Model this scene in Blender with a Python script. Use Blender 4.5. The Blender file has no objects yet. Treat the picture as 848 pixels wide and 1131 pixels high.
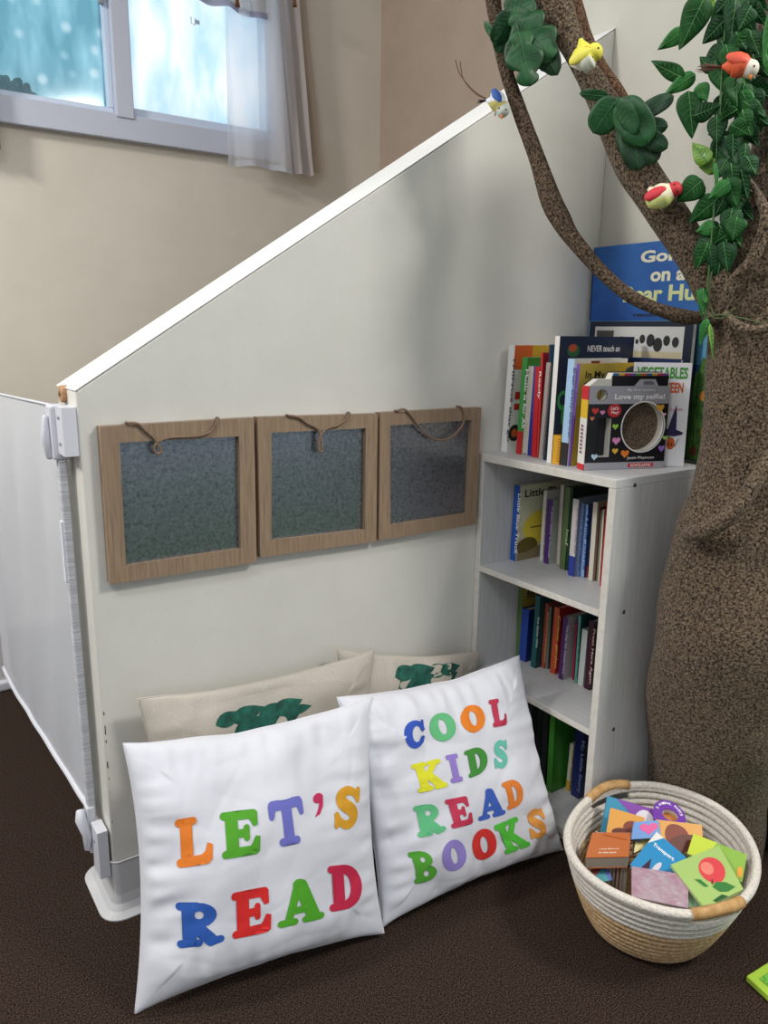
import bpy, math, random
from mathutils import Vector, Matrix, noise
from mathutils.geometry import delaunay_2d_cdt
random.seed(7)
S = bpy.context.scene
COL = S.collection
PI = math.pi
V = Vector
# ------------------------------------------------------------------ camera
FPX = 849.466; PITCH, YAW, ROLL = [math.radians(a) for a in (13.18022, 34.63838, 0.69192)]
CAM = V((-.27310505, -1.21236468, 1.0))
FW = V((math.sin(YAW)*math.cos(PITCH), math.cos(YAW)*math.cos(PITCH), -math.sin(PITCH)))
_r = V((math.cos(YAW), -math.sin(YAW), 0)); _u = _r.cross(FW)
RT = _r*math.cos(ROLL)+_u*math.sin(ROLL); UP = -_r*math.sin(ROLL)+_u*math.cos(ROLL)
def ray(x, y): return FW+RT*((x-424)/FPX)-UP*((y-565.5)/FPX)
def at(x, y, ax, v):                       # where the line of sight meets a real plane
    d = ray(x, y); return CAM+d*((v-CAM[ax])/d[ax])
def onplane(x, y, p, n):
    d = ray(x, y); return CAM+d*((p-CAM).dot(n)/d.dot(n))
def proj(P):
    d = P-CAM; z = d.dot(FW); return (424+FPX*d.dot(RT)/z, 565.5-FPX*d.dot(UP)/z)
def depth(P): return (P-CAM).dot(FW)
HN = V((.865, .5015, 0))
def tp(x, y, D=1.43):                      # upright plane that the tree stands in
    d = ray(x, y); return CAM+d*(D/d.dot(HN))
cd = bpy.data.cameras.new('camera'); cam = bpy.data.objects.new('camera', cd); COL.objects.link(cam)
cd.sensor_fit = 'VERTICAL'; cd.sensor_height = 36; cd.lens = FPX/1131*36; cd.clip_start = .02
cam.matrix_world = Matrix(((RT.x, UP.x, -FW.x, CAM.x), (RT.y, UP.y, -FW.y, CAM.y), (RT.z, UP.z, -FW.z, CAM.z), (0, 0, 0, 1)))
S.camera = cam
S.view_settings.view_transform = 'Standard'; S.view_settings.look = 'None'; S.view_settings.gamma = 1
S.view_settings.use_curve_mapping = False; S.view_settings.exposure = 0.0
# ------------------------------------------------------------------ materials
def lin(c):
    if isinstance(c, str):
        c = [int(c[i:i+2], 16)/255 for i in (0, 2, 4)]
    return tuple((v/12.92 if v <= .04045 else ((v+.055)/1.055)**2.4) for v in c)+(1,)
_mats = {}
def mat(c, rough=.6, c2=None, scale=30, stretch=(1, 1, 1), bump=0, bscale=None, bdist=.001, metal=0, detail=4, lo=.35, hi=.65, spec=.5, trans=0, sheen=0, coat=0, alpha=1, vor=False):
    key = (c, rough, c2, scale, stretch, bump, bscale, bdist, metal, detail, lo, hi, spec, trans, sheen, coat, alpha, vor)
    if key in _mats: return _mats[key]
    m = bpy.data.materials.new('mat'); m.use_nodes = True; nt = m.node_tree; N = nt.nodes; L = nt.links
    b = N['Principled BSDF']; b.inputs['Roughness'].default_value = rough; b.inputs['Metallic'].default_value = metal
    b.inputs['Specular IOR Level'].default_value = spec; b.inputs['Base Color'].default_value = lin(c)
    b.inputs['Sheen Weight'].default_value = sheen; b.inputs['Coat Weight'].default_value = coat
    b.inputs['Alpha'].default_value = alpha
    if trans: b.inputs['Transmission Weight'].default_value = trans
    tc = N.new('ShaderNodeTexCoord'); mp = N.new('ShaderNodeMapping'); mp.inputs['Scale'].default_value = stretch
    L.new(tc.outputs['Object'], mp.inputs['Vector'])
    if c2 or bump:
        def tex(sc):
            if vor:
                t = N.new('ShaderNodeTexVoronoi'); t.inputs['Scale'].default_value = sc; o = t.outputs['Distance']
            else:
                t = N.new('ShaderNodeTexNoise'); t.inputs['Scale'].default_value = sc; t.inputs['Detail'].default_value = detail; t.inputs['Roughness'].default_value = .6; o = t.outputs['Fac']
            L.new(mp.outputs['Vector'], t.inputs['Vector']); return o
        o1 = tex(scale)
        if c2:
            cr = N.new('ShaderNodeValToRGB'); cr.color_ramp.elements[0].position = lo; cr.color_ramp.elements[1].position = hi
            cr.color_ramp.elements[0].color = lin(c); cr.color_ramp.elements[1].color = lin(c2)
            L.new(o1, cr.inputs['Fac']); L.new(cr.outputs['Color'], b.inputs['Base Color'])
        if bump:
            o2 = o1 if bscale is None else tex(bscale)
            bp = N.new('ShaderNodeBump'); bp.inputs['Strength'].default_value = bump; bp.inputs['Distance'].default_value = bdist
            L.new(o2, bp.inputs['Height']); L.new(bp.outputs['Normal'], b.inputs['Normal'])
    _mats[key] = m; return m
def sheer(c, opacity=.55, transl=.5):
    m = bpy.data.materials.new('sheer'); m.use_nodes = True; nt = m.node_tree; N = nt.nodes; L = nt.links
    for n in list(N): N.remove(n)
    o = N.new('ShaderNodeOutputMaterial'); d = N.new('ShaderNodeBsdfDiffuse'); t = N.new('ShaderNodeBsdfTranslucent'); tr = N.new('ShaderNodeBsdfTransparent')
    d.inputs[0].default_value = lin(c); t.inputs[0].default_value = lin(c)
    tr.inputs[0].default_value = (1, 1, 1, 1)
    a = N.new('ShaderNodeMixShader'); a.inputs[0].default_value = transl; L.new(d.outputs[0], a.inputs[1]); L.new(t.outputs[0], a.inputs[2])
    b = N.new('ShaderNodeMixShader'); b.inputs[0].default_value = opacity; L.new(tr.outputs[0], b.inputs[1]); L.new(a.outputs[0], b.inputs[2])
    L.new(b.outputs[0], o.inputs['Surface']); return m
# ------------------------------------------------------------------ mesh builder
class MB:
    def __init__(s): s.v = []; s.f = []; s.m = []; s.sm = []
    def add(s, vs, fs, mi=0, smooth=False):
        n = len(s.v); s.v += [V(p) for p in vs]; s.f += [tuple(n+i for i in f) for f in fs]; s.m += [mi]*len(fs); s.sm += [smooth]*len(fs); return s
    def box(s, a, b, mi=0, M=None):
        x0, y0, z0 = a; x1, y1, z1 = b
        vs = [V((x, y, z)) for x in (x0, x1) for y in (y0, y1) for z in (z0, z1)]
        if M: vs = [M@p for p in vs]
        return s.add(vs, [(0, 1, 3, 2), (4, 6, 7, 5), (0, 4, 5, 1), (2, 3, 7, 6), (0, 2, 6, 4), (1, 5, 7, 3)], mi)
    def hexa(s, p, mi=0):                  # p: 4 bottom + 4 top corners
        return s.add(p, [(3, 2, 1, 0), (4, 5, 6, 7), (0, 1, 5, 4), (1, 2, 6, 5), (2, 3, 7, 6), (3, 0, 4, 7)], mi)
    def slab(s, q, d, mi=0):               # quad q thickened by vector d
        return s.hexa([V(a)+V(d) for a in q]+[V(a) for a in q], mi)
    def prism(s, pts, d, mi=0):
        n = len(pts); vs = [V(p) for p in pts]+[V(p)+V(d) for p in pts]
        return s.add(vs, [tuple(range(n)), tuple(range(2*n-1, n-1, -1))]+[(i, i+n, (i+1) % n+n, (i+1) % n) for i in range(n)], mi)
    def grid(s, fn, nu, nv, mi=0, smooth=True, closeu=False):
        vs = [fn(i/nu, j/nv) for i in range(nu if closeu else nu+1) for j in range(nv+1)]; W = nv+1; nn = nu if closeu else nu+1
        fs = [(i*W+j, ((i+1) % nn)*W+j, ((i+1) % nn)*W+j+1, i*W+j+1) for i in range(nu) for j in range(nv)]
        return s.add(vs, fs, mi, smooth)
    def tube(s, pts, rs, n=12, mi=0, cap=True, wob=0, flat=1, up=None, seed=0, da=1):
        pts = [V(p) for p in pts]
        if not hasattr(rs, '__len__'): rs = [rs]*len(pts)
        vs = []; prev = None
        for i, p in enumerate(pts):
            t = (pts[min(i+1, len(pts)-1)]-pts[max(i-1, 0)]).normalized()
            if prev is None: a = t.orthogonal().normalized() if up is None else (V(up)-t*t.dot(V(up))).normalized()
            else: a = (prev-t*prev.dot(t)).normalized()
            prev = a; b = t.cross(a)
            for k in range(n):
                an = 2*PI*k/n; r = rs[i]
                q = p+a*(math.cos(an)*r*da)+b*(math.sin(an)*r*flat)
                if wob: q = q+(q-p)*(wob*noise.noise(q*9+V((seed, 0, 0))))
                vs.append(q)
        fs = [(i*n+k, i*n+(k+1) % n, (i+1)*n+(k+1) % n, (i+1)*n+k) for i in range(len(pts)-1) for k in range(n)]
        s.add(vs, fs, mi, True)
        if cap:
            b0 = len(s.v)-len(vs)
            s.f += [tuple(b0+n-1-k for k in range(n)), tuple(b0+(len(pts)-1)*n+k for k in range(n))]; s.m += [mi, mi]; s.sm += [True, True]
        return s
    def ball(s, c, r, n=14, m=10, mi=0, M=None):
        c = V(c); r = V(r) if hasattr(r, '__len__') else V((r, r, r))
        def fn(u, v):
            th = PI*v; ph = 2*PI*u; p = V((r.x*math.sin(th)*math.cos(ph), r.y*math.sin(th)*math.sin(ph), r.z*math.cos(th)))
            return c+(M@p if M else p)
        return s.grid(fn, n, m, mi, True, True)
def smoothpath(pts, k=6):                  # Catmull-Rom through points (tuples of any length)
    out = []; n = len(pts)
    for i in range(n-1):
        p0, p1, p2, p3 = pts[max(i-1, 0)], pts[i], pts[i+1], pts[min(i+2, n-1)]
        for j in range(k):
            t = j/k
            out.append(tuple(.5*((2*b)+(-a+c)*t+(2*a-5*b+4*c-d)*t*t+(-a+3*b-3*c+d)*t**3) for a, b, c, d in zip(p0, p1, p2, p3)))
    out.append(tuple(pts[-1])); return out
ORG = {}
def props(o, label=None, cat=None, group=None, kind=None):
    if label: o['label'] = label
    if cat: o['category'] = cat
    if group: o['group'] = group
    if kind: o['kind'] = kind
    return o
def thing(name, loc, label, cat, group=None, rot=None):
    o = bpy.data.objects.new(name, None); o.empty_display_size = .03; COL.objects.link(o); o.location = loc
    if rot is not None: o.rotation_euler = rot
    ORG[o] = V(loc) if rot is None else V((0, 0, 0)); return props(o, label, cat, group)
def obj(name, mb, mats, parent=None, org=None, bevel=0, label=None, cat=None, group=None, kind=None, seg=2):
    me = bpy.data.meshes.new(name); O = ORG[parent] if parent is not None else V(org or (0, 0, 0))
    me.from_pydata([p-O for p in mb.v], [], mb.f)
    for m in (mats if isinstance(mats, (list, tuple)) else [mats]): me.materials.append(m)
    me.polygons.foreach_set('material_index', mb.m); me.polygons.foreach_set('use_smooth', mb.sm)
    me.validate(); me.update()
    o = bpy.data.objects.new(name, me); COL.objects.link(o)
    if parent is not None: o.parent = parent; ORG[o] = O
    else: o.location = O; ORG[o] = O
    if bevel:
        b = o.modifiers.new('bevel', 'BEVEL'); b.width = bevel; b.segments = seg; b.limit_method = 'ANGLE'; b.angle_limit = math.radians(40)
    return props(o, label, cat, group, kind)
_tc = {}
def textmesh(body, bold=.0):
    if (body, bold) in _tc: return _tc[(body, bold)]
    cu = bpy.data.curves.new('txt', 'FONT'); cu.body = body; cu.size = 1; cu.offset = bold; cu.resolution_u = 3; cu.fill_mode = 'BOTH'
    o = bpy.data.objects.new('txt', cu); COL.objects.link(o)
    dg = bpy.context.evaluated_depsgraph_get(); me = bpy.data.meshes.new_from_object(o.evaluated_get(dg))
    vs = [v.co.copy() for v in me.vertices]; fs = [tuple(p.vertices) for p in me.polygons]
    bpy.data.objects.remove(o); bpy.data.curves.remove(cu); bpy.data.meshes.remove(me)
    _tc[(body, bold)] = (vs, fs); return vs, fs
def text(mb, body, o, xd, yd, w, h, mi=0, bold=.015):     # text fitted to a w x h box lying on a surface
    vs, fs = textmesh(body, bold)
    if not vs: return
    x0 = min(v.x for v in vs); x1 = max(v.x for v in vs); y0 = min(v.y for v in vs); y1 = max(v.y for v in vs)
    mb.add([V(o)+V(xd)*((v.x-x0)/(x1-x0)*w)+V(yd)*((v.y-y0)/(y1-y0)*h) for v in vs], fs, mi)

# ------------------------------------------------------------------ setting
XR = 1.138; T = .122
def pz(x): return .909+.631*(x-.004)
M_part = mat('d9d7cf', .55, 'd4d2c9', 8, bump=.25, bscale=60, bdist=.002)
M_wallb = mat('d6cfc1', .9, 'd1cabc', 6, bump=.2, bscale=90, bdist=.002)
M_brown = mat('ab9989', .9, 'a59383', 6, bump=.2, bscale=90, bdist=.002)
M_wallr = mat('cdcabf', .85, 'c8c5b9', 6, bump=.2, bscale=90, bdist=.002)
M_carpet = mat('120d0b', .95, '57463c', 430, bump=1.0, bscale=330, bdist=.004, detail=2, lo=.40, hi=.68, spec=.1)
M_white = mat('e9e8e4', .45)
M_whiteplastic = mat('d6d7de', .35)
M_skirt = mat('bcbcbd', .4, 'c6c6c8', 12)
m = MB(); m.box((-4, -6, -.05), (4, 1.62, 0)); obj('floor', m, M_carpet, kind='structure')
# back wall with the window opening
wx0, wx1, wz0, wz1 = -1.0, 1.10, 1.68, 2.45
m = MB(); Y0, Y1 = 1.52, 1.62
m.box((-4, Y0, 0), (1.70, Y1, wz0)); m.box((-4, Y0, wz0), (wx0, Y1, 2.7)); m.box((wx1, Y0, wz0), (1.70, Y1, 2.7)); m.box((wx0, Y0, wz1), (wx1, Y1, 2.7))
obj('wall_back', m, M_wallb, kind='structure')
m = MB(); m.box((1.574, .02, 0), (1.70, 1.52, 2.7)); obj('wall_brown', m, M_brown, kind='structure')
m = MB(); m.box((XR, -.75, 0), (1.574, .13, 2.7)); obj('wall_right', m, M_wallr, kind='structure')
m = MB(); m.box((-4, -4.9, 0), (5, -4.8, 2.7)); obj('wall_front', m, mat('d2d8e0', .9), kind='structure')
m = MB(); m.box((-4, 1.505, 0), (-.6, 1.52, .1)); m.box((.0, 1.505, 0), (1.574, 1.52, .03)); obj('baseboard_back', m, mat('cbc7bc', .5), kind='structure')
m = MB(); m.box((XR-.012, -.75, 0), (XR, -.0, .09)); obj('baseboard_right', m, mat('17171a', .5), kind='structure')
# window
win = thing('window_1', (.5, 1.5, 1.6), None, None); win['kind'] = 'structure'
M_win = mat('bcc1cf', .4); M_win2 = mat('c6d3e6', .35)
m = MB(); m.box((-1.1, 1.49, 1.595), (1.17, 1.53, 1.672)); m.box((1.10, 1.49, 1.672), (1.17, 1.53, 2.5)); m.box((-1.1, 1.49, 2.43), (1.1, 1.53, 2.5))
m.box((.535, 1.485, 1.66), (.592, 1.55, 2.45)); obj('window_frame', m, M_win, win, bevel=.003)
m = MB(); m.box((-1.0, 1.51, 1.668), (.535, 1.56, 1.69)); m.box((.592, 1.51, 1.668), (1.1, 1.56, 1.70)); m.box((.518, 1.51, 1.69), (.536, 1.56, 2.45)); m.box((.59, 1.52, 1.69), (.602, 1.56, 2.45)); m.box((1.075, 1.51, 1.69), (1.1, 1.56, 2.45))
obj('window_sash', m, M_win2, win, bevel=.003)
m = MB(); m.box((.505, 1.495, 1.98), (.52, 1.51, 2.06)); m.box((.497, 1.485, 2.0), (.507, 1.50, 2.04)); obj('window_latch', m, mat('8b8f98', .4), win, bevel=.002)
def glassmat(c, c2, vmix):
    m = bpy.data.materials.new('patterned glass'); m.use_nodes = True; nt = m.node_tree; N = nt.nodes; L = nt.links
    for n in list(N): N.remove(n)
    o = N.new('ShaderNodeOutputMaterial'); tr = N.new('ShaderNodeBsdfTransparent'); t = N.new('ShaderNodeBsdfTranslucent'); g = N.new('ShaderNodeBsdfGlossy'); g.inputs['Roughness'].default_value = .1
    tc = N.new('ShaderNodeTexCoord'); mp = N.new('ShaderNodeMapping'); mp.inputs['Scale'].default_value = (14, 14, 5); mp.inputs['Rotation'].default_value = (0, .25, 0)
    ns = N.new('ShaderNodeTexNoise'); ns.inputs['Scale'].default_value = .8; ns.inputs['Detail'].default_value = 5
    L.new(tc.outputs['Object'], mp.inputs[0]); L.new(mp.outputs[0], ns.inputs[0])
    cr = N.new('ShaderNodeValToRGB'); cr.color_ramp.elements[0].position = .38; cr.color_ramp.elements[1].position = .66
    cr.color_ramp.elements[0].color = lin(c); cr.color_ramp.elements[1].color = lin(c2); L.new(ns.outputs['Fac'], cr.inputs[0])
    vo = N.new('ShaderNodeTexVoronoi'); vo.inputs['Scale'].default_value = 16; vo.inputs['Randomness'].default_value = 1; L.new(tc.outputs['Object'], vo.inputs[0])
    c3 = N.new('ShaderNodeValToRGB'); c3.color_ramp.elements[0].position = .12; c3.color_ramp.elements[1].position = .33; c3.color_ramp.elements[0].color = (.8, .8, .8, 1); c3.color_ramp.elements[1].color = (0, 0, 0, 1); L.new(vo.outputs['Distance'], c3.inputs[0])
    mx = N.new('ShaderNodeMixRGB'); mx.inputs[2].default_value = (1, 1, 1, 1); mul = N.new('ShaderNodeMath'); mul.operation = 'MULTIPLY'; mul.inputs[1].default_value = vmix
    L.new(c3.outputs[0], mul.inputs[0]); L.new(mul.outputs[0], mx.inputs[0]); L.new(cr.outputs[0], mx.inputs[1])
    L.new(mx.outputs[0], tr.inputs[0]); L.new(mx.outputs[0], t.inputs[0])
    a = N.new('ShaderNodeMixShader'); a.inputs[0].default_value = .25; L.new(tr.outputs[0], a.inputs[1]); L.new(t.outputs[0], a.inputs[2])
    b = N.new('ShaderNodeMixShader'); b.inputs[0].default_value = .05; L.new(a.outputs[0], b.inputs[1]); L.new(g.outputs[0], b.inputs[2])
    L.new(b.outputs[0], o.inputs[0]); return m
m = MB(); m.box((-1.0, 1.535, 1.68), (.525, 1.539, 2.44)); obj('window_pane', m, glassmat('a2c8d2', 'cfe9ef', .5), win)
m = MB(); m.box((.592, 1.535, 1.69), (1.09, 1.539, 2.44)); obj('window_pane', m, glassmat('dbeef8', 'ffffff', .2), win)
# outside: a hedge seen blurred through the left pane and a dry flower head
m = MB(); rr = random.Random(3)
for k in range(60):
    a = rr.random()*PI; r = .055*math.sqrt(rr.random())
    m.ball((.255+math.cos(a)*r*1.15, 1.60+rr.uniform(-.02, .02), 1.70+math.sin(a)*r*.9), rr.uniform(.007, .012), 6, 5)
obj('flower_head', m, mat('161d18', .9, '3a473c', 60), org=(.25, 1.6, 1.69), label='dark dried flower head outside the lower left corner of the window', cat='plant')
# ------------------------------------------------------------------ partition
part = thing('partition', (.5, .04, 0), 'cream painted low partition wall with sloping white top edge', 'partition')
x0 = .004
m = MB(); m.prism([(x0, 0, .02), (XR, 0, .02), (XR, 0, pz(XR)-.001), (x0, 0, .908)], (0, T, 0)); obj('panel', m, M_part, part, bevel=.003)
m = MB(); sl = V((1, 0, .631)).normalized(); up_ = V((-sl.z, 0, sl.x))
a0 = V((x0-.001, -.001, .9085)); a1 = V((XR, -.001, pz(XR)-.0005)); m.hexa([a0, a1, a1+V((0, T+.002, 0)), a0+V((0, T+.002, 0)), a0+up_*.0015, a1+up_*.0015, a1+up_*.0015+V((0, T+.002, 0)), a0+up_*.0015+V((0, T+.002, 0))])
obj('top_edge', m, M_white, part, bevel=.001, label='glossy white sloping top edge')
def skirtpath(off):     # plan outline of the vinyl skirting, rounded at the free end
    pts = [(1.12, -off)]; r = .012+off
    for k in range(7): a = -PI/2-PI/2*k/6; pts.append((x0+.012+r*math.cos(a), .012+r*math.sin(a)))
    for k in range(7): a = PI-PI/2*k/6; pts.append((x0+.012+r*math.cos(a), T-.012+r*math.sin(a)))
    return pts+[(1.12, T+off)]
m = MB(); prof = [(.004, .10), (.003, .035), (.006, .018), (.013, .008), (.026, .002), (.026, 0), (.0, 0)]
P = [[V((x, y, z)) for x, y in skirtpath(o)] for o, z in prof]
for i in range(len(P)-1):
    n = len(P[0])
    for k in range(n-1): m.add([P[i][k], P[i][k+1], P[i+1][k+1], P[i+1][k]], [(0, 3, 2, 1)], 0, True)
obj('skirting', m, M_skirt, part, label='grey white vinyl skirting curved out at the floor')
m = MB()
m.tube([(x, y, .101) for x, y in skirtpath(.0045)], .0016, 6); obj('sealant_bead', m, M_white, part)
m = MB(); rr = random.Random(5)   # chips in the paint on the front corner
for zz, h in ((.382, .006), (.352, .016), (.331, .005), (.288, .012), (.262, .003), (.236, .003), (.18, .002)):
    m.box((x0+.003+rr.random()*.001, -.0006, zz-h/2), (x0+.0042+rr.random()*.001, 0.001, zz+h/2))
obj('paint_chip', m, mat('2b241f', .9), part)
# ------------------------------------------------------------------ far divider at the other side of the gate
fd = thing('divider_wall', (-.4, 1.1, 0), 'ribbed pale pink white divider at left edge, far side of the gate', 'partition')
m = MB(); m.box((-.9, 1.045, 0), (.012, 1.12, .95)); obj('panel', m, mat('c9c2c2', .6, 'd2cccc', 60, stretch=(8, 8, .3), bump=.5, bdist=.003), fd, bevel=.004)
m = MB(); m.box((-.9, 1.03, 0), (.022, 1.135, .03)); obj('skirting', m, mat('cfd0d6', .4), fd, bevel=.008, seg=3)
# ------------------------------------------------------------------ gate
gate = thing('safety_gate', (-.012, .5, 0), 'white mesh safety gate stretched from the partition end to the left', 'gate')
def gz0(y): return .155+(.075-.155)*((y-.05)/.95) if y > .05 else .155
def gmesh(u, v):
    y = .052+u*.965; z0 = .178-.10*(u/.85 if u < .85 else 1); z1 = .882-.035*u
    z = z0+(z1-z0)*v
    fold = .008*math.sin(u*22+v*3)*math.sin(PI*v)+.004*noise.noise(V((u*5, v*3, 1)))
    x = -.012+fold*(.3+.7*min(1, (1-v)*3))*min(1, u*12)*min(1, (1-u)*12)
    return V((x, y, z))
M_mesh = bpy.data.materials.new('gate mesh'); M_mesh.use_nodes = True
def _mk():
    nt = M_mesh.node_tree; N = nt.nodes; L = nt.links
    b = N['Principled BSDF']; b.inputs['Base Color'].default_value = lin('cfd2d8'); b.inputs['Roughness'].default_value = .7
    o = N['Material Output']; tr = N.new('ShaderNodeBsdfTransparent'); mx = N.new('ShaderNodeMixShader')
    tc = N.new('ShaderNodeTexCoord'); mp = N.new('ShaderNodeMapping'); mp.inputs['Scale'].default_value = (1, 1, 1); L.new(tc.outputs['Object'], mp.inputs[0])
    w1 = N.new('ShaderNodeTexWave'); w1.bands_direction = 'Y'; w1.inputs['Scale'].default_value = 120; w2 = N.new('ShaderNodeTexWave'); w2.bands_direction = 'Z'; w2.inputs['Scale'].default_value = 120
    L.new(mp.outputs[0], w1.inputs[0]); L.new(mp.outputs[0], w2.inputs[0])
    ml = N.new('ShaderNodeMath'); ml.operation = 'MULTIPLY'; L.new(w1.outputs['Fac'], ml.inputs[0]); L.new(w2.outputs['Fac'], ml.inputs[1])
    m2 = N.new('ShaderNodeMath'); m2.operation = 'MULTIPLY_ADD'; m2.inputs[1].default_value = -.45; m2.inputs[2].default_value = .93; L.new(ml.outputs[0], m2.inputs[0])
    L.new(m2.outputs[0], mx.inputs[0]); L.new(tr.outputs[0], mx.inputs[1]); L.new(b.outputs[0], mx.inputs[2]); L.new(mx.outputs[0], o.inputs['Surface'])
_mk()
m = MB(); m.grid(gmesh, 90, 40); obj('mesh_fabric', m, M_mesh, gate)
m = MB(); pa = [gmesh(i/60, 0) for i in range(61)]
m.tube(pa, .0065, 8); obj('lower_hem', m, mat('d6d8de', .6), gate)
m = MB(); m.tube([gmesh(i/60, 1) for i in range(61)], .0025, 8); obj('upper_hem', m, mat('d0d2d8', .6), gate)
m = MB(); m.box((-.019, .048, .17), (-.006, .066, .80)); obj('upright', m, mat('d4d5da', .5, 'babcc2', 420, stretch=(.02, .02, 1), bump=.6, bdist=.003, lo=.45, hi=.55), gate, bevel=.003, label='white ribbed upright strip')
m = MB(); m.box((-.022, .052, .60), (-.0225+.004, .064, .70)); obj('label_strip', m, mat('e2e3ea', .4), gate)
m = MB(); m.box((-.026, .046, .80), (-.002, .078, .885)); m.tube([(-.028, .06, .80), (-.032, .06, .83), (-.03, .06, .87)], [.005, .008, .004], 10); obj('latch', m, M_whiteplastic, gate, bevel=.004)
m = MB(); m.tube([(-.03, .058, .185), (-.032, .05, .17), (-.024, .046, .14), (-.026, .046, .11)], [.007, .01, .009, .005], 10); m.box((-.022, .045, .10), (-.008, .07, .19)); obj('foot_latch', m, M_whiteplastic, gate, bevel=.003)
m = MB(); m.box((-.018, .004, .81), (.004, .046, .885)); m.tube([(-.0185, .025, .868), (-.0205, .025, .868)], .003, 10, 1); m.tube([(-.0185, .025, .828), (-.0205, .025, .828)], .003, 10, 1)
obj('wall_bracket', m, [M_whiteplastic, mat('9a9aa2', .3)], gate, bevel=.003)
m = MB(); m.box((-.018, .002, .075), (.0, .042, .165)); m.tube([(-.0185, .022, .14), (-.0205, .022, .14)], .0028, 10, 1); obj('wall_bracket', m, [M_whiteplastic, mat('9a9aa2', .3)], gate, bevel=.003)
pg = thing('wooden_peg', (-.006, .066, .9), 'small round wooden peg above the gate latch', 'peg')
m = MB(); m.tube([(.012, .07, .90), (-.004, .07, .90)], .0135, 20); obj('knob', m, mat('b98d68', .6, 'a57b58', 40, stretch=(1, 6, 6)), pg, bevel=.002)
m = MB(); m.tube([(-.004, .07, .90), (-.0055, .07, .90)], .004, 12); obj('screw_hole', m, mat('6f543e', .8), pg)
# ------------------------------------------------------------------ curtain
cur = thing('curtain', (1.05, 1.45, 1.56), 'sheer white cafe curtain hanging over the right of the window', 'curtain')
def curt(xt0, xt1, xb0, xb1, z0, z1, y, nf, amp, ph, hemz=0):
    def fn(u, v):
        zt = z1; zb = z0+hemz*math.sin(PI*u)
        z = zb+(zt-zb)*v; x = (xb0+(xb1-xb0)*u)*(1-v)+(xt0+(xt1-xt0)*u)*v
        a = amp*(1-.3*v)
        return V((x+.004*math.sin(u*nf*9), y+a*math.sin(u*nf*2*PI+ph+1.2*v)+.006*noise.noise(V((u*8, v*3, ph))), z))
    return fn
M_sh = sheer('f2f3f8', .62, .6); M_sh2 = sheer('cfc8c6', .8, .4); M_lin = sheer('b5a596', .93, .3)
m = MB(); m.grid(curt(.912, 1.09, .893, 1.145, 1.548, 2.35, 1.445, 2.0, .012, 0, .012), 80, 40); obj('sheer_panel', m, M_sh, cur)
m = MB(); m.grid(curt(1.03, 1.17, 1.10, 1.235, 1.558, 2.35, 1.462, 2.5, .010, 1.5), 60, 40); obj('sheer_panel', m, M_sh2, cur, label='greyer folded layer of sheer fabric')
m = MB(); m.grid(curt(1.14, 1.195, 1.20, 1.283, 1.575, 2.35, 1.478, 1.5, .008, .4), 40, 40); obj('lining', m, M_lin, cur, label='beige lining at the right edge')
f0 = curt(.912, 1.09, .893, 1.145, 1.548, 2.35, 1.445, 2.0, .012, 0, .012)
m = MB(); m.grid(lambda u, v: f0(u, v*.022)+V((0, -.002, 0)), 80, 3); obj('hem', m, sheer('d5d9e2', .7, .4), cur)
f2 = curt(1.03, 1.17, 1.10, 1.235, 1.558, 2.35, 1.462, 2.5, .010, 1.5)
m = MB(); m.grid(lambda u, v: f2(u, v*.05)+V((0, -.002, 0)), 60, 3); obj('hem', m, M_sh2, cur)
def tassel(px, py, ln, lab):
    c = at(px, py, 1, 1.42); t = thing('tassel', c, lab, 'tassel')
    m = MB(); rr = random.Random(int(px))
    for k in range(26):
        a = rr.random()*2*PI; r = .008*math.sqrt(rr.random())
        m.tube([c+V((r*.6*math.cos(a), r*.6*math.sin(a), .02)), c+V((r*math.cos(a), r*math.sin(a), -ln+rr.random()*.006))], .0013, 5)
    obj('fringe', m, mat('6d4226', .7, '8d5c38', 90), t)
    m = MB(); m.ball(c+V((0, 0, .024)), (.008, .008, .009)); m.tube([c+V((0, 0, .03)), c+V((0, 0, .12))], .002, 6); obj('knot', m, mat('5b3620', .7), t)
tassel(262, 4, .012, 'brown fringed tassel on the window side of the sheer curtain')
tassel(325, 5, .008, 'brown fringed tassel at the right edge of the curtain')
val = thing('valance', (.8, 1.44, 2.0), 'short sheer scalloped valance across top of right window pane', 'curtain')
def vfn(u, v):
    x = .60+u*.46; lo = 2.055-.02*u-.010*abs(math.sin(u*PI*3)); return V((x, 1.44+.008*math.sin(u*26), lo+(2.38-lo)*v))
m = MB(); m.grid(vfn, 60, 8); obj('cloth', m, sheer('b9a99f', .8, .5), val)
m = MB(); m.grid(lambda u, v: vfn(u, v*.06)+V((0, -.003, -.004)), 60, 2); obj('border', m, sheer('a9aac4', .85, .4), val, label='lilac grey border')
cl = thing('curtain_clip', at(215, 24, 1, 1.43), 'tiny metal curtain clip below the valance', 'clip')
c = at(215, 24, 1, 1.43); m = MB(); m.tube([c+V((-.012, 0, .012)), c+V((-.012, 0, -.006)), c+V((0, 0, -.01)), c+V((.002, 0, .01))], .0015, 6); m.box(c+V((.002, -.002, -.006)), c+V((.016, 0, .006))); obj('clip', m, mat('b9c4d2', .3, metal=.6), cl)
c = at(-1, 150, 1, 1.46); m = MB(); m.grid(lambda u, v: V((c.x-.15+u*.153, 1.46+.01*math.sin(u*20), c.z-.035+v*.6)), 30, 10)
obj('side_curtain', m, sheer('8d7f74', .9, .3), org=c, label='sliver of curtain at the left edge below the window frame', cat='curtain')
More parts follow.
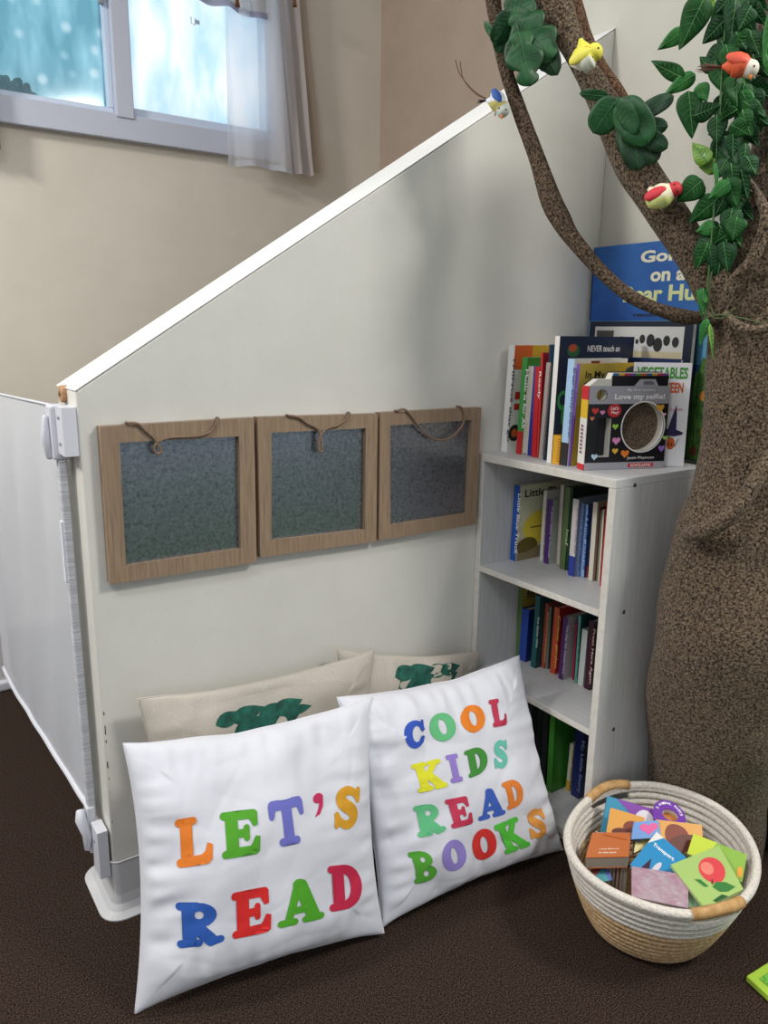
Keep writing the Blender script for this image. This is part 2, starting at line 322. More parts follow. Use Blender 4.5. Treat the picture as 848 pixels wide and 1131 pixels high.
# ------------------------------------------------------------------ frames
M_wood = mat('7f6a55', .6, 'a0886f', 38, stretch=(6, 6, .35), bump=.35, bdist=.001, lo=.3, hi=.7)
def zinc(seed):
    m = bpy.data.materials.new('galvanised sheet'); m.use_nodes = True; nt = m.node_tree; N = nt.nodes; L = nt.links
    b = N['Principled BSDF']; b.inputs['Metallic'].default_value = .9
    tc = N.new('ShaderNodeTexCoord'); mp = N.new('ShaderNodeMapping'); mp.inputs['Location'].default_value = (seed, seed, 0); L.new(tc.outputs['Object'], mp.inputs[0])
    a = N.new('ShaderNodeTexNoise'); a.inputs['Scale'].default_value = 160; a.inputs['Detail'].default_value = 6; a.inputs['Roughness'].default_value = .75; L.new(mp.outputs[0], a.inputs[0])
    cr = N.new('ShaderNodeValToRGB'); cr.color_ramp.elements[0].position = .3; cr.color_ramp.elements[1].position = .72; cr.color_ramp.elements[0].color = lin('6a727a'); cr.color_ramp.elements[1].color = lin('a4abb2')
    L.new(a.outputs['Fac'], cr.inputs[0]); L.new(cr.outputs[0], b.inputs['Base Color'])
    r = N.new('ShaderNodeMapRange'); r.inputs['To Min'].default_value = .16; r.inputs['To Max'].default_value = .42; L.new(a.outputs['Fac'], r.inputs[0]); L.new(r.outputs[0], b.inputs['Roughness'])
    bp = N.new('ShaderNodeBump'); bp.inputs['Strength'].default_value = .25; bp.inputs['Distance'].default_value = .0006; L.new(a.outputs['Fac'], bp.inputs['Height']); L.new(bp.outputs[0], b.inputs['Normal']); return m
M_twine = mat('6b5442', .8, '9a8069', 500, bump=.8, bdist=.001)
fr = [((110.2, 471.5), (280.5, 461.5), (283.5, 621), (122, 645.6), (132, 489), (264, 482), (266, 606), (139, 625), [(141, 467), (152, 468), (160, 475), (170, 484), (175, 492), (178, 499), (173, 501), (170, 494), (176, 487), (190, 483), (215, 482), (232, 477), (241, 462)], 'left'),
      ((284.5, 461), (417, 457), (415.5, 598), (287.5, 616), (300, 478), (404, 473), (403, 585), (300, 597), [(318, 459), (330, 461), (340, 468), (350, 473), (354, 482), (356, 498), (352, 497), (353, 484), (360, 474), (372, 470), (380, 465), (386, 456)], 'middle'),
      ((420, 456), (531.6, 450), (525.5, 579.2), (418.5, 597), (431, 470), (521, 464), (516, 567), (431, 580), [(438, 454), (446, 452), (453, 458), (462, 470), (474, 482), (486, 486), (497, 484), (507, 475), (513, 463), (511, 452), (507, 449)], 'right')]
labs = ['wooden framed metal board, leftmost of three, knotted twine', 'wooden framed metal board, middle of the three on the partition', 'wooden framed metal board nearest the bookcase, twine hanging in a smooth loop']
for i, (a, b, c, d, ia, ib, ic, idd, tw, w) in enumerate(fr):
    yf = -.018
    o = [at(*p, 1, yf) for p in (a, b, c, d)]; q = [at(*p, 1, yf) for p in (ia, ib, ic, idd)]
    t = thing('framed_board', (o[0].x+.12, -.01, o[3].z), labs[i], 'framed board', 'three framed metal boards on the partition')
    m = MB(); f4 = []
    for k in range(4):
        k2 = (k+1) % 4
        m.hexa([o[k]+V((0, .017, 0)), o[k2]+V((0, .017, 0)), q[k2]+V((0, .017, 0)), q[k]+V((0, .017, 0)), o[k], o[k2], q[k2], q[k]])
    obj('frame', m, M_wood, t)
    m = MB(); m.slab([p+V((0, .009, 0)) for p in (q[0]+V((-.004, 0, .004)), q[1]+V((.004, 0, .004)), q[2]+V((.004, 0, -.004)), q[3]+V((-.004, 0, -.004)))], (0, .004, 0)); obj('metal_sheet', m, zinc(i*3.1), t)
    m = MB(); ps = smoothpath([(x, y, .0) for x, y in tw], 5); path = [at(x, y, 1, yf-.0035) for x, y, _ in ps]
    path = [at(tw[0][0], tw[0][1], 1, .0-.006)+V((0, .006, 0))]+path+[at(tw[-1][0], tw[-1][1], 1, -.006)+V((0, .006, 0))]
    m.tube(path, .0022, 8)
    obj('twine', m, M_twine, t)
# ------------------------------------------------------------------ bookcase
XS = .806; XB = 1.075; SW = .360; ST, S2, S3, S4 = .754, .5095, .2697, .03; TH = .016
M_bc = mat('b4b4b3', .5, 'c9c9c7', 34, stretch=(7, 7, .3), bump=.2, bdist=.0006, lo=.3, hi=.7)
M_bch = mat('bdbdbd', .45, 'cdcdcc', 34, stretch=(7, .4, 7), bump=.1, bdist=.0006, lo=.3, hi=.7)
M_bce = mat('cfcac0', .5, 'dad6cd', 60)
bc = thing('bookcase', (.94, -.18, 0), 'pale grey woodgrain bookcase with four shelves beside the tree', 'bookcase')
def board(name, a, b, mt, label=None):
    m = MB(); m.box(a, b); x0 = a[0]
    o = obj(name, m, [mt, M_bce], bc, bevel=.0012, label=label)
    for p in o.data.polygons:
        if p.normal.x < -.9: p.material_index = 1
    return o
board('side_panel', (XS, -SW, 0), (XB, -SW+TH, ST-TH), M_bc); board('side_panel', (XS, -TH-.001, 0), (XB, -.001, ST-TH), M_bc)
board('top_panel', (XS-.001, -SW, ST-TH), (XB, -.001, ST), M_bch)
for z in (S2, S3, S4): board('shelf', (XS, -SW+TH, z-TH*(.8 if z > .1 else 1)), (XB-.008, -TH-.001, z), M_bch)
m = MB(); m.box((XB-.008, -SW+TH, .014), (XB-.002, -TH-.001, ST-TH)); obj('back_panel', m, mat('c2beb6', .6), bc)
m = MB(); m.box((XS+.006, -SW+TH, 0), (XS+.02, -TH-.001, .014)); obj('kickboard', m, M_bc, bc)
m = MB(); m.box((XB-.03, -TH-.025, .03), (XB-.008, -TH-.001, ST-TH-.001)); m.box((XB-.03, -SW+TH, .03), (XB-.008, -SW+TH+.02, S2-.02)); obj('back_strip', m, mat('cbc4b6', .6), bc, label='cream strip in the back corner')
for zz in (.744, .505, .266):
    m = MB(); m.tube([(.857, -SW-.0004, zz-.004), (.857, -SW+.002, zz-.004)], .0042, 16); obj('screw_hole', m, mat('4f433b', .5), bc)
# ------------------------------------------------------------------ books
M_page = mat('d9d4c6', .8, 'bdb8aa', 300, stretch=(.05, 4, .05), lo=.4, hi=.6)
TXT = {}
def tmat(c): return mat(c, .6)
def book(loc, t, h, d, lean, cover, spine, name, label, cat='book', group=None, stext=None, stc='f4f4f0', flip=False, board_=False, yaw=0, extra=None, spine2=None, cover_rot=0, frac=(.1, .8)):
    rt_ = thing(name, loc, label, cat, group, rot=(lean, cover_rot, yaw))
    b = .0022 if not board_ else .0014; r = .003 if board_ else 0
    mc = mat(cover, .4, coat=.1); ms = mat(spine, .45)
    m = MB(); m.box((0, -t, 0), (d, -t+b, h), 0); m.box((0, -b, 0), (d, 0, h), 0)
    if flip: m.box((d-b, -t+b, 0), (d, -b, h), 1)
    else: m.box((0, -t+b, 0), (b, -b, h), 1)
    if not flip:
        m.box((-.0003, -t, 0.0), (b*.6, 0, h), 1)
        if spine2: m.box((-.0006, -t-.0002, 0), (b*.7, .0002, h*spine2[1]), 2)
    obj('cover', m, [mc, ms, mat(spine2[0] if spine2 else spine, .5)], rt_)
    m = MB(); g = .003 if not board_ else .0004
    m.box((g*.5 if flip else b, -t+b, g), ((d-b) if flip else d-g, -b, h-g)); obj('pages', m, M_page, rt_)
    if stext and not flip:
        m = MB(); w = h*frac[1]; hh = min(t*.55, w/len(stext)*1.3)
        text(m, stext, (-.0009, -t/2-hh*.5+0, h*(1-frac[0])), (0, 0, -1), (0, -1, 0), w, hh)
        m.v = [p for p in m.v]; obj('spine_title', m, tmat(stc), rt_)
    if extra: extra(rt_, t, h, d)
    return rt_
def row(items, z, group, shelfname):
    """items: spine bottom-left px, bottom-right px x, top px y; sizes come from lines of sight to the shelf"""
    for it in items:
        (bx, by), rx, (tx, ty) = it[0], it[1], it[2]
        kw = dict(it[8]) if len(it) > 8 else {}
        xp = kw.pop('x', None)
        if xp is None: P = at(bx, by, 2, z); xp = min(max(P.x, XS+.004), XB-.13)
        P = at(bx, by, 0, xp); R_ = at(rx, by, 0, xp); TT = at(tx, ty, 0, xp)
        h = max(TT.z-z, .05); lean = max(-.3, min(.3, math.atan2(P.y-TT.y, h)*-1))
        h = h/math.cos(lean); t = max(.004, (P.y-R_.y)*.97)
        hmax = kw.pop('hmax', None)
        if hmax: h = min(h, hmax)
        d = min(it[3], (XB-.010 if z < .7 else 1.053)-xp)
        book(V((xp, P.y, z+.0006+max(0, math.sin(lean)*t))), t, h, d, -lean, it[4], it[5], it[6], it[7], group=group, **kw)
def cov(fn): return fn
def cover_text(lines, c, area):      # title on the cover that faces the room
    def f(rt_, t, h, d):
        m = MB()
        for s_, x, z, w, hh in lines: text(m, s_, (x*d, -t-.0006, z*h), (1, 0, 0), (0, 0, 1), w*d, hh*h, 0, .02)
        obj('cover_title', m, tmat(c), rt_)
        if area: area(rt_, t, h, d)
    return f
def patches(lst, name='cover_picture'):   # flat printed shapes on the cover: (kind, colour, x, z, w, h)
    def f(rt_, t, h, d):
        cols = []; m = MB()
        for k, (kd, c, x, z, w, hh) in enumerate(lst):
            if c not in cols: cols.append(c)
            mi = cols.index(c); y = -t-.0003-.00006*k
            if kd == 'r': pts = [(x, z), (x+w, z), (x+w, z+hh), (x, z+hh)]
            elif kd == 'e': pts = [(x+w/2+w/2*math.cos(a*PI/10), z+hh/2+hh/2*math.sin(a*PI/10)) for a in range(20)]
            elif kd == 't': pts = [(x, z), (x+w, z), (x+w*.5, z+hh)]
            elif kd == 'h': pts = [(x+w*.5+w*.5*.97*math.sin(a)**3, z+hh*.55+hh*.5*(13*math.cos(a)-5*math.cos(2*a)-2*math.cos(3*a)-math.cos(4*a))/16) for a in [2*PI*j/26 for j in range(26)]]
            m.add([(px*d, y, pz_*h) for px, pz_ in pts], [tuple(range(len(pts)))], mi)
        obj(name, m, [mat(c, .5) for c in cols], rt_)
    return f
G0 = 'picture books standing on top of the bookcase'
both = lambda *fs: (lambda *a: [f(*a) for f in fs])
row([
 ((553.3, 498), 559.8, (562.3, 381), .17, 'e8e4da', 'e9e7e2', 'picture_book', 'white spined picture book nearest the partition, on top of the bookcase', dict(stext='THINGS that go', stc='3a3a50', board_=True, spine2=('e9e7e2', .1), extra=patches([('r', 'd4632a', .0, .78, .3, .22), ('r', 'c9a02c', .3, .84, .7, .16), ('r', 'b8251f', .25, .72, .5, .12), ('r', 'c8302a', .06, .5, .2, .07), ('r', 'c8302a', .06, .4, .2, .06), ('e', '30302e', .0, .1, .2, .16), ('e', 'd4632a', .05, .14, .1, .08)]))),
 ((569.8, 501), 575.6, (577.2, 394.7), .16, '3f8a3a', '3f9a44', 'picture_book', 'green spined picture book with a red foot on the bookcase top', dict(stext='Music is for All', spine2=('c3242b', .24), frac=(.12, .6), board_=True)),
 ((576.4, 502), 582.0, (583.8, 404.6), .15, 'd9d2c2', 'e3dccd', 'picture_book', 'plain cream board book between the green and the blue one', dict(flip=True)),
 ((582.6, 503), 586.0, (589, 404.6), .15, '8d84ae', '3646a0', 'picture_book', 'thin blue and lilac book beside the red ones', dict(spine2=('24379c', .5))),
 ((586.6, 504.5), 591.8, (591.4, 405.4), .15, 'b7222a', 'c9252d', 'picture_book', 'shorter bright red spined book on the bookcase top', dict(stext='Ready', frac=(.05, .3), board_=True)),
 ((592.2, 505.5), 594.4, (597.8, 389.8), .16, 'b3262a', 'c5302c', 'picture_book', 'taller thin red book behind the shorter red one', {}),
 ((594.6, 507), 599.6, (603.6, 400.5), .15, '4a4648', 'a39a92', 'picture_book', 'book with a grey checked spine among the red books', dict(stext='xxxxxxxxxxxxxxxxxxxx', stc='5c524c', frac=(.02, .94))),
 ((600.0, 508), 603.0, (606.5, 381), .16, '2f6f8a', '1e2440', 'picture_book', 'book with a teal cover top and navy foot left of the tall navy book', dict(extra=patches([('r', '2b7a98', 0, .78, .7, .22), ('r', 'a8343a', .1, .88, .25, .08), ('r', 'f0eee8', .5, .7, .2, .2)]))),
 ((603.6, 511), 608.6, (613.5, 371.5), .217, '15213f', 'e9e6df', 'picture_book', 'tall navy board book with white page edge, Never Touch title', dict(board_=True, extra=both(cover_text([('NEVER touch an', .36, .88, .44, .05)], 'e8e8e4', None), patches([('e', '2c6b3a', .1, .84, .16, .1), ('e', 'c8502a', .12, .88, .1, .06), ('e', '3c9a4a', .02, .42, .14, .16), ('e', '15213f', .05, .46, .08, .09), ('e', '3c9a4a', .08, .30, .06, .16)]))) ),
 ((609.2, 512), 617.5, (611.5, 480.6), .12, 'd39a22', 'd9a12c', 'picture_book', 'small mustard yellow book at the foot of the navy one', dict(stext='IIIIIIIII', stc='a87516')),
 ((618.2, 513.6), 625.6, (627.5, 396.4), .15, 'e6e6e2', 'a9c9e6', 'picture_book', 'book with a pale blue spine lettered blue and a dark foot', dict(stext='Dear Daisy Dancer', stc='3858a8', spine2=('2d2a2c', .22), frac=(.08, .66), extra=patches([('r', 'ebe9e2', 0, .9, 1, .1), ('r', '8c2f3a', .3, .93, .16, .05), ('r', '4a4a4a', .7, .92, .2, .04)]))),
 ((626.2, 514.4), 629.5, (637.5, 402), .23, 'd8b23c', '7a5ab0', 'picture_book', 'book with a purple spine and yellow cover, In My title', dict(spine2=('6a3f98', .5), extra=cover_text([("In My", .08, .84, .26, .09)], '2c2622', patches([('r', 'd9bc50', 0, .6, .5, .4), ('e', '575b52', .62, .86, .36, .12), ('e', '3e4a40', .66, .89, .12, .06), ('e', '6f756a', .8, .9, .12, .05)])))),
], ST, G0, 'top')
# camera shaped board book
def special(name, label, bl, br, hpx, t, cat='book', z=ST):
    A = at(*bl, 2, z); B = at(*br, 2, z); xd = (B-A); w = xd.length; xd.normalize(); n = V((xd.y, -xd.x, 0))
    if n.dot(CAM-A) < 0: n = -n
    return A, xd, w, n
A, xd, w, n = special('c', '', (644.5, 519.6), (732.5, 517), 0, 0)
top = onplane(639, 427, A, n); H = top.z-ST
cb = thing('camera_book', A, 'black camera shaped board book with hearts and round lens hole', 'book')
def L2(x, z, o=0): return A+xd*(x*w)+V((0, 0, z*H+.0006))+n*o
def shape2d(ops, step, fn, mats_i=0, mb=None, extra=0, grow=0):   # filled 2D outline with holes -> triangles mapped through fn
    if grow:
        o2 = []
        for add, P in ops:
            A_ = sum(P[i][0]*P[(i+1) % len(P)][1]-P[(i+1) % len(P)][0]*P[i][1] for i in range(len(P)))
            g = grow*(1 if A_ > 0 else -1)*(1 if add else -1); Pn = []
            for i in range(len(P)):
                ax_, ay = P[i-1]; bx_, by_ = P[(i+1) % len(P)]; dx, dy = bx_-ax_, by_-ay; l = math.hypot(dx, dy) or 1
                Pn.append((P[i][0]+dy/l*g, P[i][1]-dx/l*g))
            o2.append((add, Pn))
        ops = o2
    pts = []; edges = []
    for add, P in ops:
        n0 = len(pts); pts += [V((p[0], p[1])) for p in P]; edges += [(n0+i, n0+(i+1) % len(P)) for i in range(len(P))]
    if step:
        xs_ = [p.x for p in pts]; ys_ = [p.y for p in pts]; x = min(xs_)
        while x < max(xs_):
            y = min(ys_)
            while y < max(ys_): pts.append(V((x+step*.013, y+step*.017))); y += step
            x += step
    vs, es, fs, *_ = delaunay_2d_cdt(pts, edges, [], 0, 1e-6)
    def pip(P, x, y):
        c = False; j = len(P)-1
        for i in range(len(P)):
            if (P[i][1] > y) != (P[j][1] > y) and x < (P[j][0]-P[i][0])*(y-P[i][1])/(P[j][1]-P[i][1])+P[i][0]: c = not c
            j = i
        return c
    out = []
    for f in fs:
        cx = sum(vs[i].x for i in f)/len(f); cy = sum(vs[i].y for i in f)/len(f); ins = False
        for add, P in ops:
            if pip(P, cx, cy): ins = add
        if ins: out.append(tuple(f))
    mb = mb or MB(); mb.add([fn(v.x, v.y) for v in vs], out, mats_i, True); return mb, out, vs
def ell(cx, cy, rx, ry, n=20, a0=0, a1=2*PI): return [(cx+rx*math.cos(a0+(a1-a0)*k/n), cy+ry*math.sin(a0+(a1-a0)*k/n)) for k in range(n)]
def rc(x0, y0, x1, y1): return [(x0, y0), (x1, y0), (x1, y1), (x0, y1)]
def cap(x0, y0, x1, y1, r, r2=None, n=6):
    r2 = r if r2 is None else r2; a = math.atan2(y1-y0, x1-x0)
    return [(x1+r2*math.cos(a-PI/2+PI*k/n), y1+r2*math.sin(a-PI/2+PI*k/n)) for k in range(n+1)]+[(x0+r*math.cos(a+PI/2+PI*k/n), y0+r*math.sin(a+PI/2+PI*k/n)) for k in range(n+1)]
def solid(ops, fn0, fn1, mi=0, side=0):
    mb, tris, vs = shape2d(ops, 0, fn0, mi)
    mb2, _, _ = shape2d(ops, 0, fn1, mi, mb)
    for add, P in ops:
        for i in range(len(P)):
            a, b = P[i], P[(i+1) % len(P)]; mb.add([fn0(*a), fn0(*b), fn1(*b), fn1(*a)], [(0, 1, 2, 3)], side)
    for k in range(len(mb.sm)): mb.sm[k] = False
    return mb
outl = [(0, 0), (1, 0), (.985, .96), (.97, 1.0), (.85, 1.0), (.80, 1.085), (.60, 1.085), (.53, 1.0), (0, 1.0)]
holes = [(False, ell(.69, .51, .265, .30, 28)), (False, rc(.12, .15, .30, .62)), (False, ell(.155, .895, .065, .07, 16))]
ops = [(True, outl)]+holes
obj('front_cover', solid(ops, lambda x, z: L2(x, z, .0), lambda x, z: L2(x, z, -.002)), [mat('15141a', .35)], cb)
back_out = [(0, 0), (1, 0), (1, 1.0), (.97, 1.02), (.96, 1.15), (.28, 1.15), (.25, 1.08), (.10, 1.08), (0, 1.0)]
ops2 = [(True, back_out)]+holes
obj('pages', solid(ops2, lambda x, z: L2(x, z, -.0022), lambda x, z: L2(x, z, -.022)), [mat('dcd8cc', .7)], cb)
obj('back_cover', solid([(True, [(x, z+(.012 if z > .5 else 0)) for x, z in back_out])]+[(False, q[1]) for q in holes], lambda x, z: L2(x, z, -.0222), lambda x, z: L2(x, z, -.0245)), [mat('1d1b20', .4)], cb)
m, _, _ = shape2d([(True, rc(.27, 1.0, .965, 1.125))], 0, lambda x, z: L2(x, z, -.0018)); obj('flap', m, mat('17161c', .4), cb, label='black raised top flap')
m, _, _ = shape2d([(True, [(.645, 1.015), (.655, 1.06), (.765, 1.06), (.79, 1.015)])], 0, lambda x, z: L2(x, z, .0005)); obj('flash_print', m, mat('77777d', .4), cb)
m, _, _ = shape2d([(True, [(.54, 1.0), (.605, 1.08), (.795, 1.08), (.84, 1.0)])], 0, lambda x, z: L2(x, z, .0003)); obj('flash_print', m, mat('b4b4ba', .4), cb)
m, _, _ = shape2d([(True, ell(.69, .51, .275, .31, 28))], 0, lambda x, z: L2(x, z, -.0215)); obj('lens_back', m, mat('2e241d', .95, '8d7963', 420, lo=.36, hi=.68), cb, label='brown speckled disc at the back of the lens hole')
m, _, _ = shape2d([(True, rc(.11, .14, .31, .63))], 0, lambda x, z: L2(x, z, -.0215)); obj('inner_page', m, mat('1a191e', .6), cb)
m = MB(); cols = ['2f6f9a', 'd9a030', 'b83050', '7a4fa0', '58a040', 'c85a2a']
for k in range(10): m.add([L2(.28+.068*k, 1.12, -.0016), L2(.348+.068*k, 1.12, -.0016), L2(.348+.068*k, 1.15, -.0016), L2(.28+.068*k, 1.15, -.0016)], [(0, 1, 2, 3)], k % 6)
obj('colour_strip', m, [mat(c) for c in cols], cb)
m, _, _ = shape2d([(True, rc(.0, .79, .985, 1.0)), (False, ell(.155, .895, .066, .071, 16)), (False, ell(.69, .51, .265, .30, 28)), (True, rc(0, .0, 1, .085))], 0, lambda x, z: L2(x, z, .0004)); obj('silver_band', m, mat('a5a4ab', .35), cb)
m = MB()
for k in range(60): m.add([L2(.69+.262*math.cos(2*PI*(k+j)/60), .51+.297*math.sin(2*PI*(k+j)/60), o) if j < 2 else L2(.69+.277*math.cos(2*PI*(k+3-j)/60), .51+.313*math.sin(2*PI*(k+3-j)/60), o) for j, o in ((0, .0009), (1, .0009), (2, .0009), (3, .0009))], [(0, 1, 2, 3)])
obj('lens_ring', m, mat('e8e6e0', .5), cb)
hs = [('d23c34', .085, .71, .085), ('e08bb8', .175, .69, .06), ('e07a5a', .055, .62, .055), ('9ccf4a', .345, .52, .075), ('e58fc0', .37, .35, .10), ('e8b83a', .365, .225, .075), ('e8802c', .49, .19, .105), ('bfe0ee', .115, .16, .08), ('9a6cc0', .945, .245, .085), ('a8d060', .975, .375, .055), ('e0a838', .885, .74, .10), ('f0c0c8', .945, .66, .045)]
m = MB(); cs = []
for c, x, z, s_ in hs:
    if c not in cs: cs.append(c)
    m.add([L2(x+s_*.5*math.sin(a)**3, z+s_*.5*(w/H)*(13*math.cos(a)-5*math.cos(2*a)-2*math.cos(3*a)-math.cos(4*a))/16, .0010) for a in [2*PI*j/24 for j in range(24)]], [tuple(range(24))], cs.index(c))
obj('heart_print', m, [mat(c, .5) for c in cs], cb)
m = MB(); up1 = V((0, 0, 1))
text(m, 'Love my selfie!', L2(.31, .825, .001), xd, up1, w*.62, H*.085, 0, .03); text(m, 'My first camera', L2(.46, .935, .001), xd, up1, w*.34, H*.035, 0, .01); text(m, 'Jessie Meyerson', L2(.52, .11, .001), xd, up1, w*.34, H*.045, 0, .0)
m.add([L2(.32+.085*math.cos(a), .71+.08*math.sin(a), .0008) for a in [2*PI*j/20 for j in range(20)]], [tuple(range(20))], 1)
text(m, "Let's", L2(.275, .72, .0012), xd, up1, w*.09, H*.04, 0, .02); text(m, 'Play!', L2(.28, .665, .0012), xd, up1, w*.09, H*.04, 0, .02)
m.add([L2(.54, .02, .0008), L2(.86, .02, .0008), L2(.86, .07, .0008), L2(.54, .07, .0008)], [(0, 1, 2, 3)], 1); text(m, 'SCHOLASTIC', L2(.57, .028, .0012), xd, up1, w*.26, H*.032, 0, .02)
obj('cover_lettering', m, [mat('f2f0ec', .5), mat('c42a30', .5)], cb)
m = MB()
for z0_, z1_, c in ((0, .07, 1), (.07, .13, 0), (.13, .62, 0), (.62, .84, 2), (.84, 1.0, 1)): m.slab([L2(-.002, z0_, .0003), L2(-.002, z1_, .0003), L2(-.002, z1_, -.0247), L2(-.002, z0_, -.0247)], -xd*.0015, c)
for k in range(8): m.add([L2(-.022, .2+.045*k, -.008), L2(-.022, .225+.045*k, -.008), L2(-.022, .225+.045*k, -.016), L2(-.022, .2+.045*k, -.016)], [(0, 1, 2, 3)], 3)
obj('spine', m, [mat('e9e6df', .5), mat('cf2b34', .5), mat('e6bb30', .5), mat('8b5a6a', .5)], cb, label='white spine with red and yellow bands')
# vegetable book
A, xd, w, n = special('v', '', (690, 518), (754, 516.6), 0, 0); A = A+V((.045, .02, 0))
B = at(754.5, 515.5, 2, ST); A = V((.952, -.2685, ST)); xd = (B-A); w = xd.length; xd.normalize(); n = V((xd.y, -xd.x, 0)); n = n if n.dot(CAM-A) > 0 else -n
H = onplane(764.5, 401.5, A, n).z-ST; tilt = (onplane(764.5, 401.5, A, n)-B).dot(xd)/H
vb = thing('picture_book', A, 'large white book about vegetables with a witch hat picture', 'book', G0)
def L3(x, z, o=0): return A+xd*(x*w+tilt*z*H)+V((0, 0, z*H+.0006))+n*o
m = MB(); m.slab([L3(0, 0), L3(1, 0), L3(1, 1), L3(0, 1)], -n*.0016); m.slab([L3(0, 0, -.0075), L3(1, 0, -.0075), L3(1, 1, -.0075), L3(0, 1, -.0075)], -n*.0016); obj('cover', m, mat('e7e7ea', .35), vb)
m = MB(); m.slab([L3(.01, .005, -.0017), L3(.985, .005, -.0017), L3(.985, .995, -.0017), L3(.01, .995, -.0017)], -n*.0057); obj('pages', m, M_page, vb)
up3 = (V((0, 0, 1))+xd*tilt)
m = MB(); text(m, 'VEGETABLES', L3(.04, .85, .0006), xd, up3, w*.90, H*.11, 0, .03); text(m, 'HALLOWEEN', L3(.10, .715, .0006), xd, up3, w*.78, H*.10, 1, .03); text(m, 'COSTUMES', L3(.08, .60, .0006), xd, up3, w*.56, H*.09, 2, .03); text(m, 'ANNA KOLLINGER', L3(.45, .545, .0006), xd, up3, w*.45, H*.022, 2, .0)
obj('cover_title', m, [mat('4a9a3c', .5), mat('d8602a', .5), mat('c22c34', .5)], vb)
m = MB()
hatp = [(.50, .35), (.60, .33), (.72, .31), (.83, .315), (.90, .33), (.80, .36), (.735, .385), (.73, .55), (.70, .52), (.635, .44), (.575, .37)]
hatp = [(.46, .33), (.58, .30), (.72, .295), (.84, .31), (.88, .33), (.80, .35), (.745, .36), (.735, .50), (.715, .605), (.66, .50), (.60, .37)]
m.add([L3(x+.07, z, .0006) for x, z in hatp], [tuple(range(len(hatp)))], 0)
m.add([L3(x, z, .0007) for x, z in ell(.73, .225, .075, .06)], [tuple(range(20))], 1); m.add([L3(x, z, .0008) for x, z in ell(.705, .215, .012, .018)], [tuple(range(20))], 2); m.add([L3(x, z, .0008) for x, z in ell(.755, .215, .012, .018)], [tuple(range(20))], 2)
m.add([L3(x, z, .0008) for x, z in ell(.70, .29, .02, .02)], [tuple(range(20))], 3); m.add([L3(x, z, .0007) for x, z in [(.80, .2), (.87, .28), (.88, .28), (.81, .19)]], [(0, 1, 2, 3)], 2)
obj('cover_picture', m, [mat('2e2450', .5), mat('c65a22', .5), mat('2a1a18', .5), mat('5a8a3a', .5)], vb)
# big bear hunt book leaning on the right wall
xw = 1.112
def face_x(px, py): return at(px, py, 0, xw)
tl = face_x(656.3, 273.5); zt = tl.z; y0 = tl.y; y1 = -.375; zb = ST+.001
bh = thing('big_book', (xw, y0, ST), 'oversized blue picture book about a bear hunt leaning on the wall', 'book')
m = MB(); m.box((xw, y1, zb), (xw+.002, y0, zt)); m.box((xw+.008, y1, zb), (xw+.010, y0, zt)); m.box((xw, y0-.002, zb), (xw+.010, y0, zt)); obj('cover', m, mat('1a4f9c', .4, '2a6cb4', 5), bh)
m = MB(); m.box((xw+.0021, y1+.002, zb+.002), (xw+.0079, y0-.003, zt-.002)); obj('pages', m, M_page, bh)
m = MB()
def fx(ya, yb_, za, zb_, mi, off=.0004): m.add([(xw-off, ya, za), (xw-off, yb_, za), (xw-off, yb_, zb_), (xw-off, ya, zb_)], [(0, 1, 2, 3)], mi)
zg = ST+.26
fx(y0-.001, y1, ST+.19, zg+.015, 0); 
gp = [(y0-.001, ST+.002), (y1, ST+.002)]+[(y1+(y0-y1)*k/30, ST+.19+.03*math.sin(k*.5)+.012*math.sin(k*2.3)) for k in range(30)]+[(y0-.001, ST+.2)]
m.add([(xw-.0006, a, b) for a, b in gp], [tuple(range(len(gp)))], 1); rr = random.Random(9)
for k in range(90):
    yy = rr.uniform(y1, y0-.02); z0_ = ST+rr.uniform(.005, .15); hh = rr.uniform(.03, .07); dx = rr.uniform(-.01, .01)
    m.add([(xw-.0008, yy, z0_), (xw-.0008, yy-.003, z0_), (xw-.0008, yy+dx, z0_+hh)], [(0, 1, 2)], 2+k % 2)
for yy, z_, c in ((-.31, ST+.13, 4), (-.32, ST+.06, 4), (-.335, ST+.19, 5), (-.30, ST+.02, 6), (-.34, ST+.09, 5)):
    m.add([(xw-.001, yy+.008*math.cos(a), z_+.01*math.sin(a)) for a in [2*PI*j/12 for j in range(12)]], [tuple(range(12))], c)
obj('cover_picture', m, [mat('5fa3c8', .5), mat('2f5a2c', .5, '5a8a3c', 60), mat('6a9a3c', .5), mat('1f4020', .5), mat('d88a3a', .5), mat('4a68b0', .5), mat('7a4030', .5)], bh)
m = MB()
def lt(s_, a, b, h_, mi):
    P0 = face_x(*a); P1 = face_x(*b); text(m, s_, P0+V((-.0008, 0, 0)), V((0, -1, 0)), V((0, 0, 1)), P0.y-P1.y, h_, mi, .035)
lt('Going', (707, 294.5), (767, 287), .031, 0); lt('on a', (718, 311.5), (757, 307), .020, 0); lt('Bear Hunt', (688, 334), (792, 322), .032, 1); lt('retold by David', (699, 351), (768, 343), .010, 2)
obj('cover_title', m, [mat('e3e2c8', .5), mat('d6dea0', .5), mat('142038', .5)], bh)
